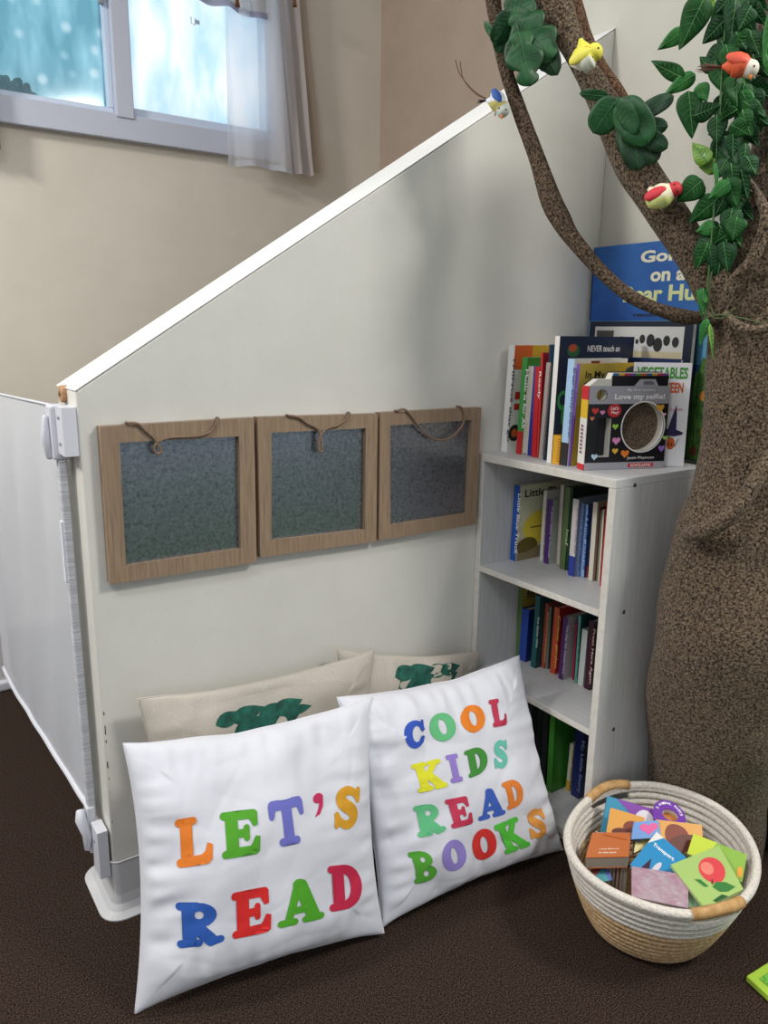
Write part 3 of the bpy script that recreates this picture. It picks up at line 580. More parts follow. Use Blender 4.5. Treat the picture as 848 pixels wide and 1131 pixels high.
# books between: navy album with a page of silhouettes, flap and bookmark strips
def uprightbook(name, label, x, pxl, pxr, pytop, t, cover, cat='book', fnx=None, group=G0):
    P0 = at(pxl, pytop, 0, x); P1 = at(pxr, pytop, 0, x); h = P0.z-ST
    r = thing(name, (x, P0.y, ST), label, cat, group)
    m = MB(); m.box((x, P1.y, ST+.001), (x+.0018, P0.y, ST+h)); m.box((x+t-.0018, P1.y, ST+.001), (x+t, P0.y, ST+h)); m.box((x, P0.y-.0018, ST+.001), (x+t, P0.y, ST+h)); obj('cover', m, mat(cover, .4), r)
    m = MB(); m.box((x+.0019, P1.y+.002, ST+.003), (x+t-.0019, P0.y-.002, ST+h-.002)); obj('pages', m, M_page, r)
    if fnx: fnx(r, P0, P1, h, x)
    return r
def silh(r, P0, P1, h, x):
    m = MB(); yy = lambda u: P0.y+(P1.y-P0.y)*u; f = lambda a, b, c, d, mi, o: m.add([(x-o, yy(a), ST+h*c), (x-o, yy(b), ST+h*c), (x-o, yy(b), ST+h*d), (x-o, yy(a), ST+h*d)], [(0, 1, 2, 3)], mi)
    f(.06, .93, .5, .96, 0, .0004); f(.08, .26, .7, .93, 1, .0006); f(.45, .92, .62, .78, 2, .0007); f(.3, .93, .3, .62, 5, .0008)
    for k, (u, z, s_) in enumerate(((.35, .86, .006), (.42, .83, .009), (.5, .85, .004), (.55, .87, .007), (.63, .86, .01), (.70, .83, .011), (.78, .86, .008), (.86, .85, .008))):
        m.add([(x-.0009, yy(u)+s_*math.cos(a), ST+h*z+s_*1.3*math.sin(a)) for a in [2*PI*j/12 for j in range(12)]], [tuple(range(12))], 3)
    for k in range(7): f(.72+.03*k, .738+.03*k, .3, .62, (0, 4, 1)[k % 3], .0011)
    obj('cover_picture', m, [mat('cfcfcb', .5), mat('4a4745', .5), mat('c9bd9c', .5), mat('24262a', .5), mat('b04a30', .5), mat('23386c', .5)], r)
uprightbook('picture_book', 'navy book facing out with grey page of round silhouettes', 1.085, 652, 766, 355, .016, '141c33', fnx=silh)
def tobe(r, P0, P1, h, x):
    m = MB(); text(m, 'TO BE', (x-.0006, P0.y-.05, ST+h*.86), (0, -1, 0), (0, 0, 1), .03, .009); obj('cover_title', m, mat('27407c', .5), r)
uprightbook('picture_book', 'dark blue book below the page of silhouettes', 1.055, 655, 752, 393, .012, '1c2c58', fnx=tobe)

G1 = 'books on the upper shelf of the bookcase'
def truck(rt_, t, h, d):
    cover_text([('Little Blue', .10, .84, .8, .10)], '1b1b22', patches([('r', 'cfcfae', .02, .45, .96, .53), ('e', 'e3cf48', .1, .2, .8, .45), ('e', '6a5a28', -.0, .06, .42, .24), ('r', '8c7d5c', .02, .0, .96, .1), ('t', '8c7d5c', .2, .1, .78, .1), ('e', '28242a', .62, .5, .2, .18), ('r', '28242a', .66, .62, .05, .12), ('r', '28242a', .76, .62, .05, .12), ('r', '3a3226', .25, .42, .3, .015)]))(rt_, t, h, d)
row([
 ((563.1, 615.8), 569.4, (568.3, 535.5), .155, 'cdc9a4', '2456b0', 'picture_book', 'book with a blue spine about a little truck, leftmost on upper shelf', dict(x=.893, stext='Little Blue Truck', board_=True, extra=truck)),
 ((595.8, 619), 599.6, (600.7, 542), .13, 'd8d4cc', 'ddd8cf', 'picture_book', 'slim white book left of the purple one, upper shelf', dict(stext='small stories for you', stc='6a6a80')),
 ((600.2, 621.7), 605.6, (605.2, 551.7), .13, 'b9bdb2', '4f2a72', 'picture_book', 'purple spined book on the upper shelf', dict(stext='If you Give a Mouse', stc='c8b8e0')),
 ((614.0, 623), 617.8, (619.2, 535), .14, 'b8b2a2', 'c5bfae', 'picture_book', 'tall cream book against the olive green one, upper shelf', dict(flip=True)),
 ((618.2, 628), 623.6, (625, 538), .14, '3f6a38', '5c7444', 'picture_book', 'tall olive green book on the upper shelf', dict(stext='leaf', stc='b8c89a', frac=(.5, .2), extra=patches([('e', '4d8a42', .1, .85, .2, .1), ('e', '1f3a22', .14, .87, .12, .06)]))),
 ((624.1, 629.5), 627.0, (630.2, 538), .14, '1c2c22', '1f3f2c', 'picture_book', 'thin dark green book beside the olive one, upper shelf', {}),
 ((627.2, 635), 633.6, (633.1, 551), .13, '7e8698', 'd8d4d0', 'picture_book', 'white patterned spine with a blue foot, upper shelf', dict(stext='Once Upon Another Story', stc='8a6a8a', spine2=('2b3f9a', .26), frac=(.1, .6))),
 ((634.2, 635.7), 639.2, (640.5, 555.4), .13, '6a7fa0', '6a7fa8', 'picture_book', 'grey blue book left of the pale blue one, upper shelf', dict(stext='two small bears', stc='2a3a7a')),
 ((639.6, 636.4), 645.0, (644.4, 556.9), .13, '2a3f70', '8fb4e0', 'picture_book', 'pale blue spined book on the upper shelf', dict(stext='Willa Lovie', stc='25408a')),
 ((645.6, 637), 648.6, (651.5, 558), .13, '23365e', '1f2f5a', 'picture_book', 'navy book with red foot, upper shelf', dict(spine2=('a03038', .16))),
 ((649.3, 640.5), 654.3, (655.4, 554.6), .13, 'a89c88', 'd6cfbf', 'picture_book', 'plain white spined book near the right of the upper shelf', {}),
 ((655.4, 641), 657.8, (660.6, 560), .13, '7a3038', '6e2a38', 'picture_book', 'thin wine red book, upper shelf', {}),
 ((658.0, 641.5), 660.0, (663.3, 564), .12, '6a6858', '7a8468', 'picture_book', 'thin grey green book, upper shelf', {}),
 ((660.2, 642.5), 662.0, (665.8, 563), .12, 'b8a890', 'd8ccb8', 'picture_book', 'thin cream book next to the red one, upper shelf', {}),
 ((662.2, 647.5), 665.6, (670, 553), .12, '9c1f28', 'b0242c', 'picture_book', 'red spined book at the right end of the upper shelf', dict(stext='Fairy Tale Cakes', stc='f0d8d0')),
], S2, G1, 'upper')
G2 = 'books on the middle shelf of the bookcase'
row([
 ((569.5, 724), 574.0, (573.5, 640), .105, 'a98f36', '5a7a40', 'picture_book', 'yellow covered book behind the blue one, middle shelf', dict(x=.925, hmax=.2, extra=cover_text([('first', .12, .76, .5, .12)], '26303a', None))),
 ((572.8, 728), 580.6, (576.8, 671.5), .12, '1d2f66', '2546a4', 'picture_book', 'plain royal blue book, left on the middle shelf', {}),
 ((585.9, 736), 591.1, (591.8, 657.5), .14, '10403f', '185a5e', 'picture_book', 'tall dark teal book on the middle shelf', dict(stext='Sue Quinn Wild', stc='cfe0dc', frac=(.28, .42), hmax=.218)),
 ((597.6, 737), 601.2, (602.4, 666.5), .12, '9a4a38', 'a8503a', 'picture_book', 'thin rust coloured book, middle shelf', dict(stext='xoxoxoxoxo', stc='d8a070')),
 ((601.6, 738), 604.6, (606.2, 670), .12, '4a5248', '7a8078', 'picture_book', 'thin grey green book, middle shelf', {}),
 ((607.3, 742.5), 613.0, (612.5, 670.5), .14, 'a8281f', 'c4522a', 'picture_book', 'orange red book with yellow title on its cover, middle shelf', dict(stext='Colour garden', stc='f0c060', extra=cover_text([('COL', .45, .88, .5, .1)], 'd8a03a', None))),
 ((616.4, 749), 621.4, (622.3, 681), .12, 'a8a2a4', '4c2466', 'picture_book', 'deep purple spined book on the middle shelf', dict(stext='The Day the Goose went', stc='d8c8e0')),
 ((631.4, 750.5), 633.4, (635.5, 688), .11, '8a2038', 'a82a48', 'picture_book', 'thin crimson book, middle shelf', {}),
 ((634.2, 754), 637.0, (639.1, 680.2), .12, '1f5050', '5aa090', 'picture_book', 'thin sea green spined book, middle shelf', dict(stext='mama and me', stc='2a5a58')),
 ((637.6, 756), 643.8, (643.2, 694.5), .12, 'c2ccc8', 'c8d0cc', 'picture_book', 'pale book without lettering, middle shelf', {}),
 ((645, 760), 651.0, (650.8, 685), .12, '2a1220', '3c1428', 'picture_book', 'dark maroon book at the right end of the middle shelf', dict(stext='Press Here Again', stc='d8b8a8')),
], S3, G2, 'middle')
G3 = 'books on the bottom shelf of the bookcase'
row([
 ((583.0, 852), 589.0, (588, 770), .14, '15171a', '1c2024', 'large_book', 'black book deepest behind the cushion, bottom shelf', dict(hmax=.205)),
 ((589.6, 858), 595.2, (594, 776), .14, '20262a', '262b2c', 'large_book', 'charcoal book second behind the cushion, bottom shelf', dict(hmax=.21)),
 ((595.8, 864), 602.2, (600, 781), .14, '283028', '2c3430', 'large_book', 'dark grey green book beside the bright green one, bottom shelf', dict(hmax=.2)),
 ((603.2, 873), 608.8, (608, 784), .13, '2c7a22', '4a9a34', 'large_book', 'bright green large book on the bottom shelf', dict(hmax=.205, extra=patches([('r', '7d8a80', .45, .72, .5, .22), ('r', '2f3a34', .5, .76, .1, .14), ('r', '2f3a34', .65, .78, .1, .14), ('r', '2f3a34', .8, .76, .1, .14)]))),
 ((624.6, 872), 628.6, (629.7, 821), .10, 'd0cab0', 'dcd8c4', 'small_book', 'small thin cream book between green and navy, bottom shelf', dict(stext='baby words', stc='b08a30', spine2=('d8b040', .22))),
 ((630.2, 877.5), 639.6, (635.8, 806), .13, '17204e', '1e2a64', 'large_book', 'thick navy book at the right end of the bottom shelf', dict(stext='My Little Story', stc='8a94c8', hmax=.2)),
], S4, G3, 'bottom')
# ------------------------------------------------------------------ cushions
def make_cushion(name, label, BL, BR, TL, TR, thick, mt, n, seed, group, wr=1.0, letters=None, print_=None):
    """corners are world points; n = outward normal to the room"""
    def bil(a, b): u = (a+1)/2; v = (b+1)/2; return BL*(1-u)*(1-v)+BR*u*(1-v)+TL*(1-u)*v+TR*u*v
    def hgt(s, t):
        g = max(0, (1-s*s)*(1-t*t)); return thick*(g**.46)
    def wrk(s, t):
        p = V((s*2.2, t*2.2, seed)); e = max(abs(s), abs(t))
        w_ = .012*noise.noise(p*.9)+.0016*noise.noise(V((s*2+t*2, t*5-s*2, seed+5)))
        # creases running in from the edges
        w_ += wr*.0085*(e**2.6)*noise.noise(V((s*2.2 if abs(s) > abs(t) else s*9, t*9 if abs(s) > abs(t) else t*2.2, seed+11)))
        r = abs(noise.noise(V((s*1.4+t*.5, t*2.6, seed+20)))); w_ += -wr*.0006*max(0, 1-r*4)**2
        r = abs(noise.noise(V((s*2.6-t*.8, t*1.3, seed+31)))); w_ += -wr*.0008*max(0, 1-r*3)**2
        return w_*min(1, (1-s*s)*(1-t*t)*5+.02)
    def pt(s, t, side=1, off=0):
        k = .085; s2 = s*(1-k*(1-t*t)*s*s); t2 = t*(1-k*(1-s*s)*t*t)
        P = bil(s2, t2)+n*(side*(hgt(s, t)*(1 if side > 0 else .3)+off)+wrk(s, t)*(1 if side > 0 else .5))
        P += (TL-BL).normalized()*(.003*noise.noise(V((s*3, t*1, seed)))*abs(t)**4)
        if P.z < .0025: P.z = .0025
        return P
    root = thing(name, (BL+BR)/2, label, 'cushion', group)
    N_ = 140; m = MB(); ease = lambda a: math.sin((a-.5)*PI)*.55+(2*a-1)*.45
    m.grid(lambda u, v: pt(ease(u), ease(v), 1), N_, N_); m.grid(lambda u, v: pt(ease(1-u), ease(v), -1), N_//2, N_//2)
    obj('cover', m, mt, root)
    m = MB(); E_ = [pt(-1+2*k/40, -1) for k in range(41)]+[pt(1, -1+2*k/40) for k in range(1, 41)]+[pt(1-2*k/40, 1) for k in range(1, 41)]+[pt(-1, 1-2*k/40) for k in range(1, 41)]
    m.tube(E_, .0013, 6); obj('seam', m, mt, root)
    def inv(px, py):
        s = t = 0.
        for _ in range(12):
            def F(a, b): return proj(pt(a, b))
            f = F(s, t); e = (px-f[0], py-f[1])
            fs = F(s+.02, t); ft = F(s, t+.02)
            a, b, c, d = (fs[0]-f[0])/.02, (ft[0]-f[0])/.02, (fs[1]-f[1])/.02, (ft[1]-f[1])/.02; det = a*d-b*c
            s = max(-.98, min(.98, s+(d*e[0]-b*e[1])/det)); t = max(-.98, min(.98, t+(-c*e[0]+a*e[1])/det))
        return s, t
    if letters:
        sc, ox, oy, lst = letters; m = MB(); cols = []
        for ch, c, a, b, d in lst:
            if c not in cols: cols.append(c)
            q = [inv(x/sc+ox, y/sc+oy) for x, y in (a, b, d)]
            fn = lambda x, y: pt(q[0][0]+(q[1][0]-q[0][0])*x+(q[2][0]-q[0][0])*y, q[0][1]+(q[1][1]-q[0][1])*x+(q[2][1]-q[0][1])*y, 1, .0013)
            shape2d(GL[ch], .07, fn, cols.index(c), m, grow=.025)
        obj('printed_lettering', m, [mat(c, .75, spec=.2) for c in cols], root)
    if print_: print_(root, pt, inv)
    return root
stem = lambda x0=.16, x1=.42: [(True, rc(x0, .04, x1, .96)), (True, cap(x0-.06, .93, x1+.06, .93, .065)), (True, cap(x0-.06, .07, x1+.06, .07, .065))]
def chain(pts, n=3): 
    ps = smoothpath(pts, n); return [(True, cap(a[0], a[1], b[0], b[1], a[2], b[2], 5)) for a, b in zip(ps, ps[1:])]
GL = {
 'L': stem(.2, .48)+[(True, cap(.3, .08, .85, .08, .08)), (True, [(.62, .1), (.97, .06), (.99, .36), (.9, .4), (.84, .24), (.7, .15)])],
 'E': stem(.14, .42)+[(True, cap(.3, .915, .85, .915, .08)), (True, cap(.3, .085, .88, .085, .085)), (True, [(.66, .9), (.93, .95), (.93, .66), (.86, .64), (.78, .78)]), (True, [(.68, .1), (.97, .05), (.98, .38), (.9, .39), (.82, .24)]), (True, cap(.35, .5, .62, .5, .07)), (True, cap(.66, .38, .66, .62, .05))],
 'T': [(True, rc(.37, .05, .63, .95)), (True, cap(.1, .90, .9, .90, .09)), (True, cap(.09, .88, .05, .66, .09, .05)), (True, cap(.91, .88, .95, .66, .09, .05)), (True, cap(.28, .07, .72, .07, .065))],
 "'": [(True, ell(.52, .78, .42, .2)), (True, [(.62, .62), (.94, .74), (.9, .4), (.6, .1), (.15, 0), (.4, .2), (.58, .42)])],
 'S': chain([(.84, .72, .05), (.72, .86, .07), (.48, .91, .09), (.27, .81, .12), (.25, .66, .13), (.42, .55, .14), (.64, .44, .14), (.76, .29, .13), (.66, .13, .1), (.45, .08, .08), (.24, .17, .07), (.13, .32, .05)])+[(True, cap(.87, .68, .87, .93, .05)), (True, cap(.11, .08, .11, .34, .05))],
 'R': stem(.14, .40)+[(True, ell(.5, .72, .36, .26)), (True, rc(.2, .46, .5, .98)), (False, ell(.5, .72, .13, .12, 14)), (True, cap(.45, .42, .72, .14, .13, .12)), (True, cap(.72, .09, .94, .12, .09, .06)), (True, rc(.14, .04, .38, .96))],
 'A': [(True, cap(.46, .9, .2, .08, .07, .06)), (True, cap(.52, .86, .78, .12, .13, .13)), (True, rc(.28, .26, .72, .38)), (True, cap(.05, .06, .34, .06, .06)), (True, cap(.6, .06, .96, .06, .06)), (True, ell(.48, .91, .11, .09))],
 'D': [(True, ell(.42, .5, .54, .49, 28)), (False, rc(-.2, -.1, .2, 1.1)), (True, rc(.14, .03, .42, .97)), (True, cap(.08, .93, .4, .93, .06)), (True, cap(.08, .07, .4, .07, .06)), (False, [(.42, .18), (.5, .2)]+ell(.44, .5, .22, .32, 12, -1.2, 1.2)+[(.5, .8), (.42, .82)])],
 'C': [(True, ell(.52, .5, .48, .5, 28)), (False, ell(.6, .5, .24, .33, 22)), (False, [(.6, .38), (1.2, .30), (1.2, .62), (.6, .62)]), (True, cap(.9, .62, .9, .93, .055)), (True, cap(.9, .33, .84, .2, .04, .07))],
 'O': [(True, ell(.5, .5, .5, .5, 28)), (False, [(x+(y-.5)*-.12, y) for x, y in ell(.5, .5, .18, .31, 22)])],
 'K': stem(.14, .40)+[(True, cap(.42, .46, .78, .88, .075)), (True, cap(.64, .93, .96, .93, .06)), (True, cap(.48, .55, .80, .12, .11, .13)), (True, cap(.66, .06, .98, .06, .06))],
 'I': [(True, rc(.28, .04, .72, .96)), (True, cap(.14, .93, .86, .93, .065)), (True, cap(.14, .07, .86, .07, .065))],
 'B': stem(.14, .40)+[(True, ell(.48, .73, .36, .25)), (True, ell(.52, .27, .42, .26)), (True, rc(.2, .03, .5, .97)), (False, ell(.5, .74, .12, .11, 14)), (False, ell(.52, .27, .14, .13, 14)), (True, rc(.14, .04, .38, .96))],
}
M_cushw = mat('d3d4da', .85, 'cccdd4', 7, bump=.25, bscale=900, bdist=.0004, sheen=.2, spec=.2)
M_cushb = mat('b9b1a4', .9, 'c4bcb0', 380, bump=.5, bdist=.0008, sheen=.15, spec=.2)
GC = 'scatter cushions leaning on the partition'
def corners(BLp, BRp, TLp, TRp, a, b, lean, lift=.0):
    e = (b-a).normalized(); back = V((-e.y, e.x, 0)); l = math.radians(lean); up2 = back*math.sin(l)+V((0, 0, math.cos(l))); nn = e.cross(up2).normalized()
    Q = [onplane(*p, a, nn) for p in (BLp, BRp, TLp, TRp)]; return Q, nn
a = at(150, 1118, 2, .012); b = at(423, 1030, 2, .012)
Q, nn = corners((149, 1119), (424, 1030), (136, 821), (411, 770), a, b, 22)
make_cushion('cushion', "white cushion printed LET'S READ in coloured letters", *Q[:4], .07, M_cushw, nn, 3.1, GC, letters=(2.506, 120, 680, [
 ('L', 'd9782c', (183, 696), (289, 680), (177, 568)), ('E', '519c2c', (315, 672), (420, 654), (307, 548)), ('T', '6a6cb8', (455, 641), (548, 622), (440, 517)), ("'", 'bb3058', (566, 558), (597, 550), (562, 495)), ('S', 'd0982a', (622, 592), (692, 583), (622, 475)),
 ('R', '2e56a4', (190, 917), (318, 905), (185, 795)), ('E', 'd02c2a', (343, 893), (450, 870), (340, 770)), ('A', '4f9f2a', (472, 862), (592, 834), (465, 742)), ('D', 'bd2a48', (612, 818), (704, 800), (605, 695))]))
a = at(423, 1022, 2, .012); b = at(612, 940, 2, .012)
Q, nn = corners((421, 1024), (626, 936), (372, 770), (573, 724), a, b, 22)
Q[1] = Q[1]+V((-.012, 0, 0))
make_cushion('cushion', 'white cushion printed COOL KIDS READ BOOKS in coloured letters', *Q[:4], .07, M_cushw, nn, 8.7, GC, wr=1.5, letters=(3.029, 360, 680, [
 ('C', '3352ae', (264, 449), (332, 434), (252, 358)), ('O', '62b47a', (352, 424), (438, 410), (340, 334)), ('O', 'dd7c28', (457, 394), (535, 382), (445, 306)), ('L', 'b2344c', (556, 373), (606, 362), (538, 285)),
 ('K', 'd2d02e', (308, 592), (402, 570), (283, 500)), ('I', '8d78c0', (415, 560), (460, 550), (395, 470)), ('D', '42883a', (478, 543), (549, 515), (460, 455)), ('S', '62b4a0', (563, 514), (614, 502), (555, 423)),
 ('R', '5eb47c', (308, 741), (400, 722), (290, 640)), ('E', 'bb3852', (420, 711), (492, 692), (396, 618)), ('A', '3c5cb0', (512, 685), (596, 662), (500, 590)), ('D', 'd87a34', (607, 650), (667, 625), (585, 562)),
 ('B', '519c34', (296, 896), (374, 876), (272, 794)), ('O', '8f80c4', (390, 860), (471, 840), (382, 760)), ('O', 'cf3430', (494, 826), (574, 805), (484, 725)), ('K', '54bc3e', (600, 798), (679, 768), (560, 705)), ('S', 'dc9648', (683, 750), (746, 735), (665, 655))]))
M_leafp = mat('1f6a58', .8, '0f4438', 60)
def leafprint(lst):
    def f(root, pt, inv):
        m = MB()
        for (x0_, y0_), (x1_, y1_), w_ in lst:
            a = inv(x0_, y0_); b = inv(x1_, y1_); d = V((b[0]-a[0], b[1]-a[1])); p = V((-d.y, d.x))*w_
            P = []; P2 = []
            for k in range(9):
                t = k/8; r = math.sin(PI*t**.8)*.5
                P.append((a[0]+d.x*t+p.x*r, a[1]+d.y*t+p.y*r)); P2.append((a[0]+d.x*t-p.x*r, a[1]+d.y*t-p.y*r))
            P3 = P+P2[::-1][1:-1]
            m.add([pt(max(-.99, min(.99, s)), max(-.99, min(.99, t)), 1, .0008) for s, t in P3], [tuple(range(len(P3)))], 0)
        obj('printed_leaves', m, M_leafp, root)
    return f
a = at(160, 1075, 2, .012); a = V((.055, -.150, .012)); b = V((.44, -.195, .012))
Q, nn = corners((0, 0), (0, 0), (152, 772), (413, 717), a, b, 24)
BLb = V((.05, -.175, .012)); BRb = BLb+(Q[3]-Q[2])
Q2 = Q[2]; Q3 = Q[3]
def tuckback(p, y): # slide along the line of sight until it reaches depth y
    px = proj(p); return at(px[0], px[1], 1, y)
Q2 = tuckback(Q[2], -.046); Q3 = tuckback(Q[3], -.05); nb = V((-.02, -1, .08)).normalized()
make_cushion('cushion', 'beige linen cushion with green leaf print, behind the LET\'S READ cushion', V((Q2.x-.0, -.075, .012)), V((Q3.x, -.08, .012)), Q2, Q3, .034, M_cushb, nb, 14.2, GC, wr=.6,
 print_=leafprint([((238, 801), (268, 786), .6), ((254, 797), (292, 780), .55), ((285, 792), (318, 776), .55), ((300, 788), (334, 772), .6), ((320, 786), (344, 779), .5), ((258, 812), (300, 792), .6), ((290, 806), (332, 786), .6)]))
Q2 = at(372, 716, 1, -.035); Q3 = at(577, 706, 1, -.035); Q3.x = min(Q3.x, XS-.004)
make_cushion('cushion', 'beige linen cushion with green leaf print, behind the COOL KIDS cushion', V((Q2.x, -.045, .012)), V((Q3.x-.01, -.045, .012)), Q2, Q3, .036, M_cushb, V((0, -1, .03)).normalized(), 21.5, GC, wr=.6,
 print_=leafprint([((436, 748), (462, 738), .5), ((450, 746), (480, 737), .5), ((470, 744), (496, 735), .5), ((486, 742), (508, 735), .5), ((440, 760), (480, 745), .5), ((470, 758), (505, 742), .5)]))
# ------------------------------------------------------------------ basket
bk = thing('rope_basket', (.772, -.538, 0), 'oval white and tan coiled rope basket full of board books', 'basket')
BC = V((.772, -.538, 0)); ax1 = V((.9115, .411, 0)); ax2 = V((-.411, .9115, 0)); RZ = .158
def brad(th, z):
    k = z/RZ; L_ = .105+(.172-.105)*(k**.65); s_ = .088+(.149-.088)*(k**.65)
    if z < .02: f = (z/.02); L_ -= .02*(1-f)**2; s_ -= .02*(1-f)**2
    return L_, s_
def bpt(th, z, off=0):
    L_, s_ = brad(th, z); L_ += off; s_ += off; e = .94
    c, s = math.cos(th), math.sin(th); cc = math.copysign(abs(c)**e, c); ss = math.copysign(abs(s)**e, s)
    return BC+V((.012, .015, 0))*(1-z/RZ)+ax1*(L_*cc)+ax2*(s_*ss)+V((0, 0, z+.004*math.cos(2*th)*(z/RZ)**3))
M_ropew = mat('c9c0b3', .9, 'e3ddd3', 260, stretch=(1, 1, .6), bump=.9, bdist=.003, lo=.35, hi=.65)
M_ropet = mat('a98458', .9, 'd2b58c', 260, stretch=(1, 1, .6), bump=.9, bdist=.003, lo=.35, hi=.65)
NC = 13; handle_th = (math.atan2(ax2.dot(V((.035, .15, 0))), ax1.dot(V((.035, .15, 0)))), math.atan2(ax2.dot(V((-.05, -.15, 0))), ax1.dot(V((-.05, -.15, 0)))))
def near_handle(th): return min(abs((th-h+PI) % (2*PI)-PI) for h in handle_th)
rc_ = RZ/NC*.53
for nm, rng, mt, lb in (('lower_coils', range(0, 8), M_ropet, 'tan rope coils'), ('upper_coils', range(8, NC), M_ropew, 'white rope coils')):
    m = MB()
    for i in rng:
        z = RZ*(i+.5)/NC
        if NC-2 <= i <= NC-2:     # the slots below the two handles
            seg = []; th = 0; n_ = 144
            runs = []; cur_ = []
            for k in range(n_*2+1):
                th = 2*PI*k/n_
                if near_handle(th) > .27: cur_.append(bpt(th, z))
                else:
                    if len(cur_) > 3: runs.append(cur_)
                    cur_ = []
            runs = [r for r in runs if len(r) > 10]
            seen = runs[:3]
            for r in seen[1:3] if len(seen) >= 3 else seen: m.tube(r, rc_, 8, 0)
        else: m.tube([bpt(2*PI*k/120, z) for k in range(121)], rc_, 8, 0, cap=False)
    obj(nm, m, mt, bk, label=lb)
m = MB(); m.tube([bpt(2*PI*k/120, RZ) for k in range(121)], rc_*1.15, 10, 0, cap=False); obj('rim', m, M_ropew, bk)
m = MB(); m.grid(lambda u, v: BC+(bpt(2*PI*u, .012)-BC)*v+V((0, 0, .002-.006*v)), 48, 6, 0, True, True); obj('base', m, M_ropet, bk)
M_jute = mat('a87f4c', .8, 'c9a46e', 60, bump=.3)
for h in handle_th:
    m = MB()
    m.tube([bpt(h-.30+.6*k/30, RZ+.001+.006*math.sin(PI*k/30)) for k in range(31)], rc_*1.35, 12)
    for k in range(32):
        th = h-.30+.6*k/31; p = bpt(th, RZ+.001+.006*math.sin(PI*k/31)); q = bpt(th+.008, RZ+.001+.006*math.sin(PI*(k+.4)/31)); m.tube([p, p+(q-p)*.45], rc_*1.47, 12)
    obj('handle', m, M_jute, bk, label='handle wrapped in tan cord')
# books in the basket: quads are lines of sight met with chosen heights
GB = 'board books in the rope basket'
def bb(name, label, quad, zs, th, cover, pages='c9c3b6', deco=None, rough=.4, mt=None):
    q = [at(*p, 2, z) for p, z in zip(quad, zs)]
    n_ = (q[1]-q[0]).cross(q[3]-q[0]).normalized()
    q[2] = onplane(*quad[2], q[0], n_)
    if n_.z < 0: n_ = -n_
    root = thing(name, q[3]-n_*th, label, 'book', GB)
    m = MB(); m.slab(q, -n_*.0016)
    q2 = [p-n_*(th-.0016) for p in q]; m.slab(q2, -n_*.0016); obj('cover', m, mt or mat(cover, rough, coat=.2), root)
    c = (q[0]+q[1]+q[2]+q[3])/4; q3 = [c+(p-c)*.985-n_*.0016 for p in q]; m = MB(); m.slab(q3, -n_*(th-.0032)); obj('pages', m, mat(pages, .8, '8f887c', 1, lo=.45, hi=.55), root)
    if deco:
        m = MB(); cols = []; last = None
        for k, dd in enumerate(deco):
            kind, c_ = dd[0], dd[1]
            if c_ not in cols: cols.append(c_)
            mi = cols.index(c_); off = n_*(.0003+.00012*k)
            uv = lambda u, v: (q[0]*(1-u)*(1-v)+q[1]*u*(1-v)+q[2]*u*v+q[3]*(1-u)*v)+off   # u right, v down
            if kind == 'p': m.add([uv(*p) for p in dd[2]], [tuple(range(len(dd[2])))], mi)
            elif kind == 'e': m.add([uv(x, y) for x, y in ell(*dd[2])], [tuple(range(20))], mi)
            elif kind == 'x': 
                s_, u, v, w_, h_ = dd[2]; o_ = uv(u, v); xd_ = (uv(u+.1, v)-o_).normalized(); yd_ = (uv(u, v-.1)-o_).normalized(); text(m, s_, o_, xd_, yd_, w_, h_, mi, .02)
            elif kind == 'h': u, v, s_ = dd[2]; m.add([uv(u+s_*math.sin(a)**3, v-s_*(13*math.cos(a)-5*math.cos(2*a)-2*math.cos(3*a)-math.cos(4*a))/15) for a in [2*PI*j/26 for j in range(26)]], [tuple(range(26))], mi)
        obj('cover_picture', m, [mat(c_, .5) for c_ in cols], root)
    return root
bb('board_book', 'teal and purple board book at the back of the basket', [(671, 879), (757, 904), (752, 934), (663, 921)], (.170, .150, .112, .12), .012, '2f86a4', deco=[('p', '7a3c9c', [(.12, 0), (1, 0), (1, 1), (.75, 1), (.4, .45)]), ('e', 'd8d4dc', (.5, .5, .13, .4))])
bb('board_book', 'orange board book with brown shape, left back of basket', [(674, 892), (712, 903), (707, 930), (669, 921)], (.168, .165, .138, .140), .008, 'cf9440', deco=[('e', '7a3420', (.72, .55, .27, .28)), ('e', '5a2418', (.55, .85, .4, .22)), ('p', '5a8ac0', [(.5, 1), (.62, .75), (.85, .7), (1, .9), (1, 1)])])
# round topped purple mask book
c0 = at(739, 899, 2, .165); e1 = (at(749, 902, 2, .165)-c0).normalized(); e2 = V((-e1.y*.3+e1.y*0, 0, 0)); upv = (at(739, 889, 2, .172)-c0).normalized(); sc_ = 17/849.466*depth(c0)
mk = thing('board_book', c0, 'purple round topped animal masks board book', 'book', GB)
nz = e1.cross(upv).normalized(); nz = nz if nz.dot(CAM-c0) > 0 else -nz
fnm = lambda x, y, o=0: c0+e1*(x*sc_)+upv*(y*sc_)+nz*o
shape = [(True, ell(0, 0, 1, 1, 24, 0, PI)+[(-1, 0), (-1, -.75), (1, -.75), (1, 0)]), (False, ell(.05, -.05, .5, .42, 18))]
obj('cover', solid(shape, lambda x, y: fnm(x, y), lambda x, y: fnm(x, y, -.002)), mat('6e3a9c', .4), mk)
obj('pages', solid(shape, lambda x, y: fnm(x, y, -.0021), lambda x, y: fnm(x, y, -.012)), mat('cfc9bc', .8), mk)
m = MB(); m.add([fnm(x, y, -.013) for x, y in ell(.05, -.05, .6, .5)], [tuple(range(20))]); obj('inner_page', m, mat('c07a3c', .6), mk)
m = MB(); s_ = '3 ANIMAL MASKS'
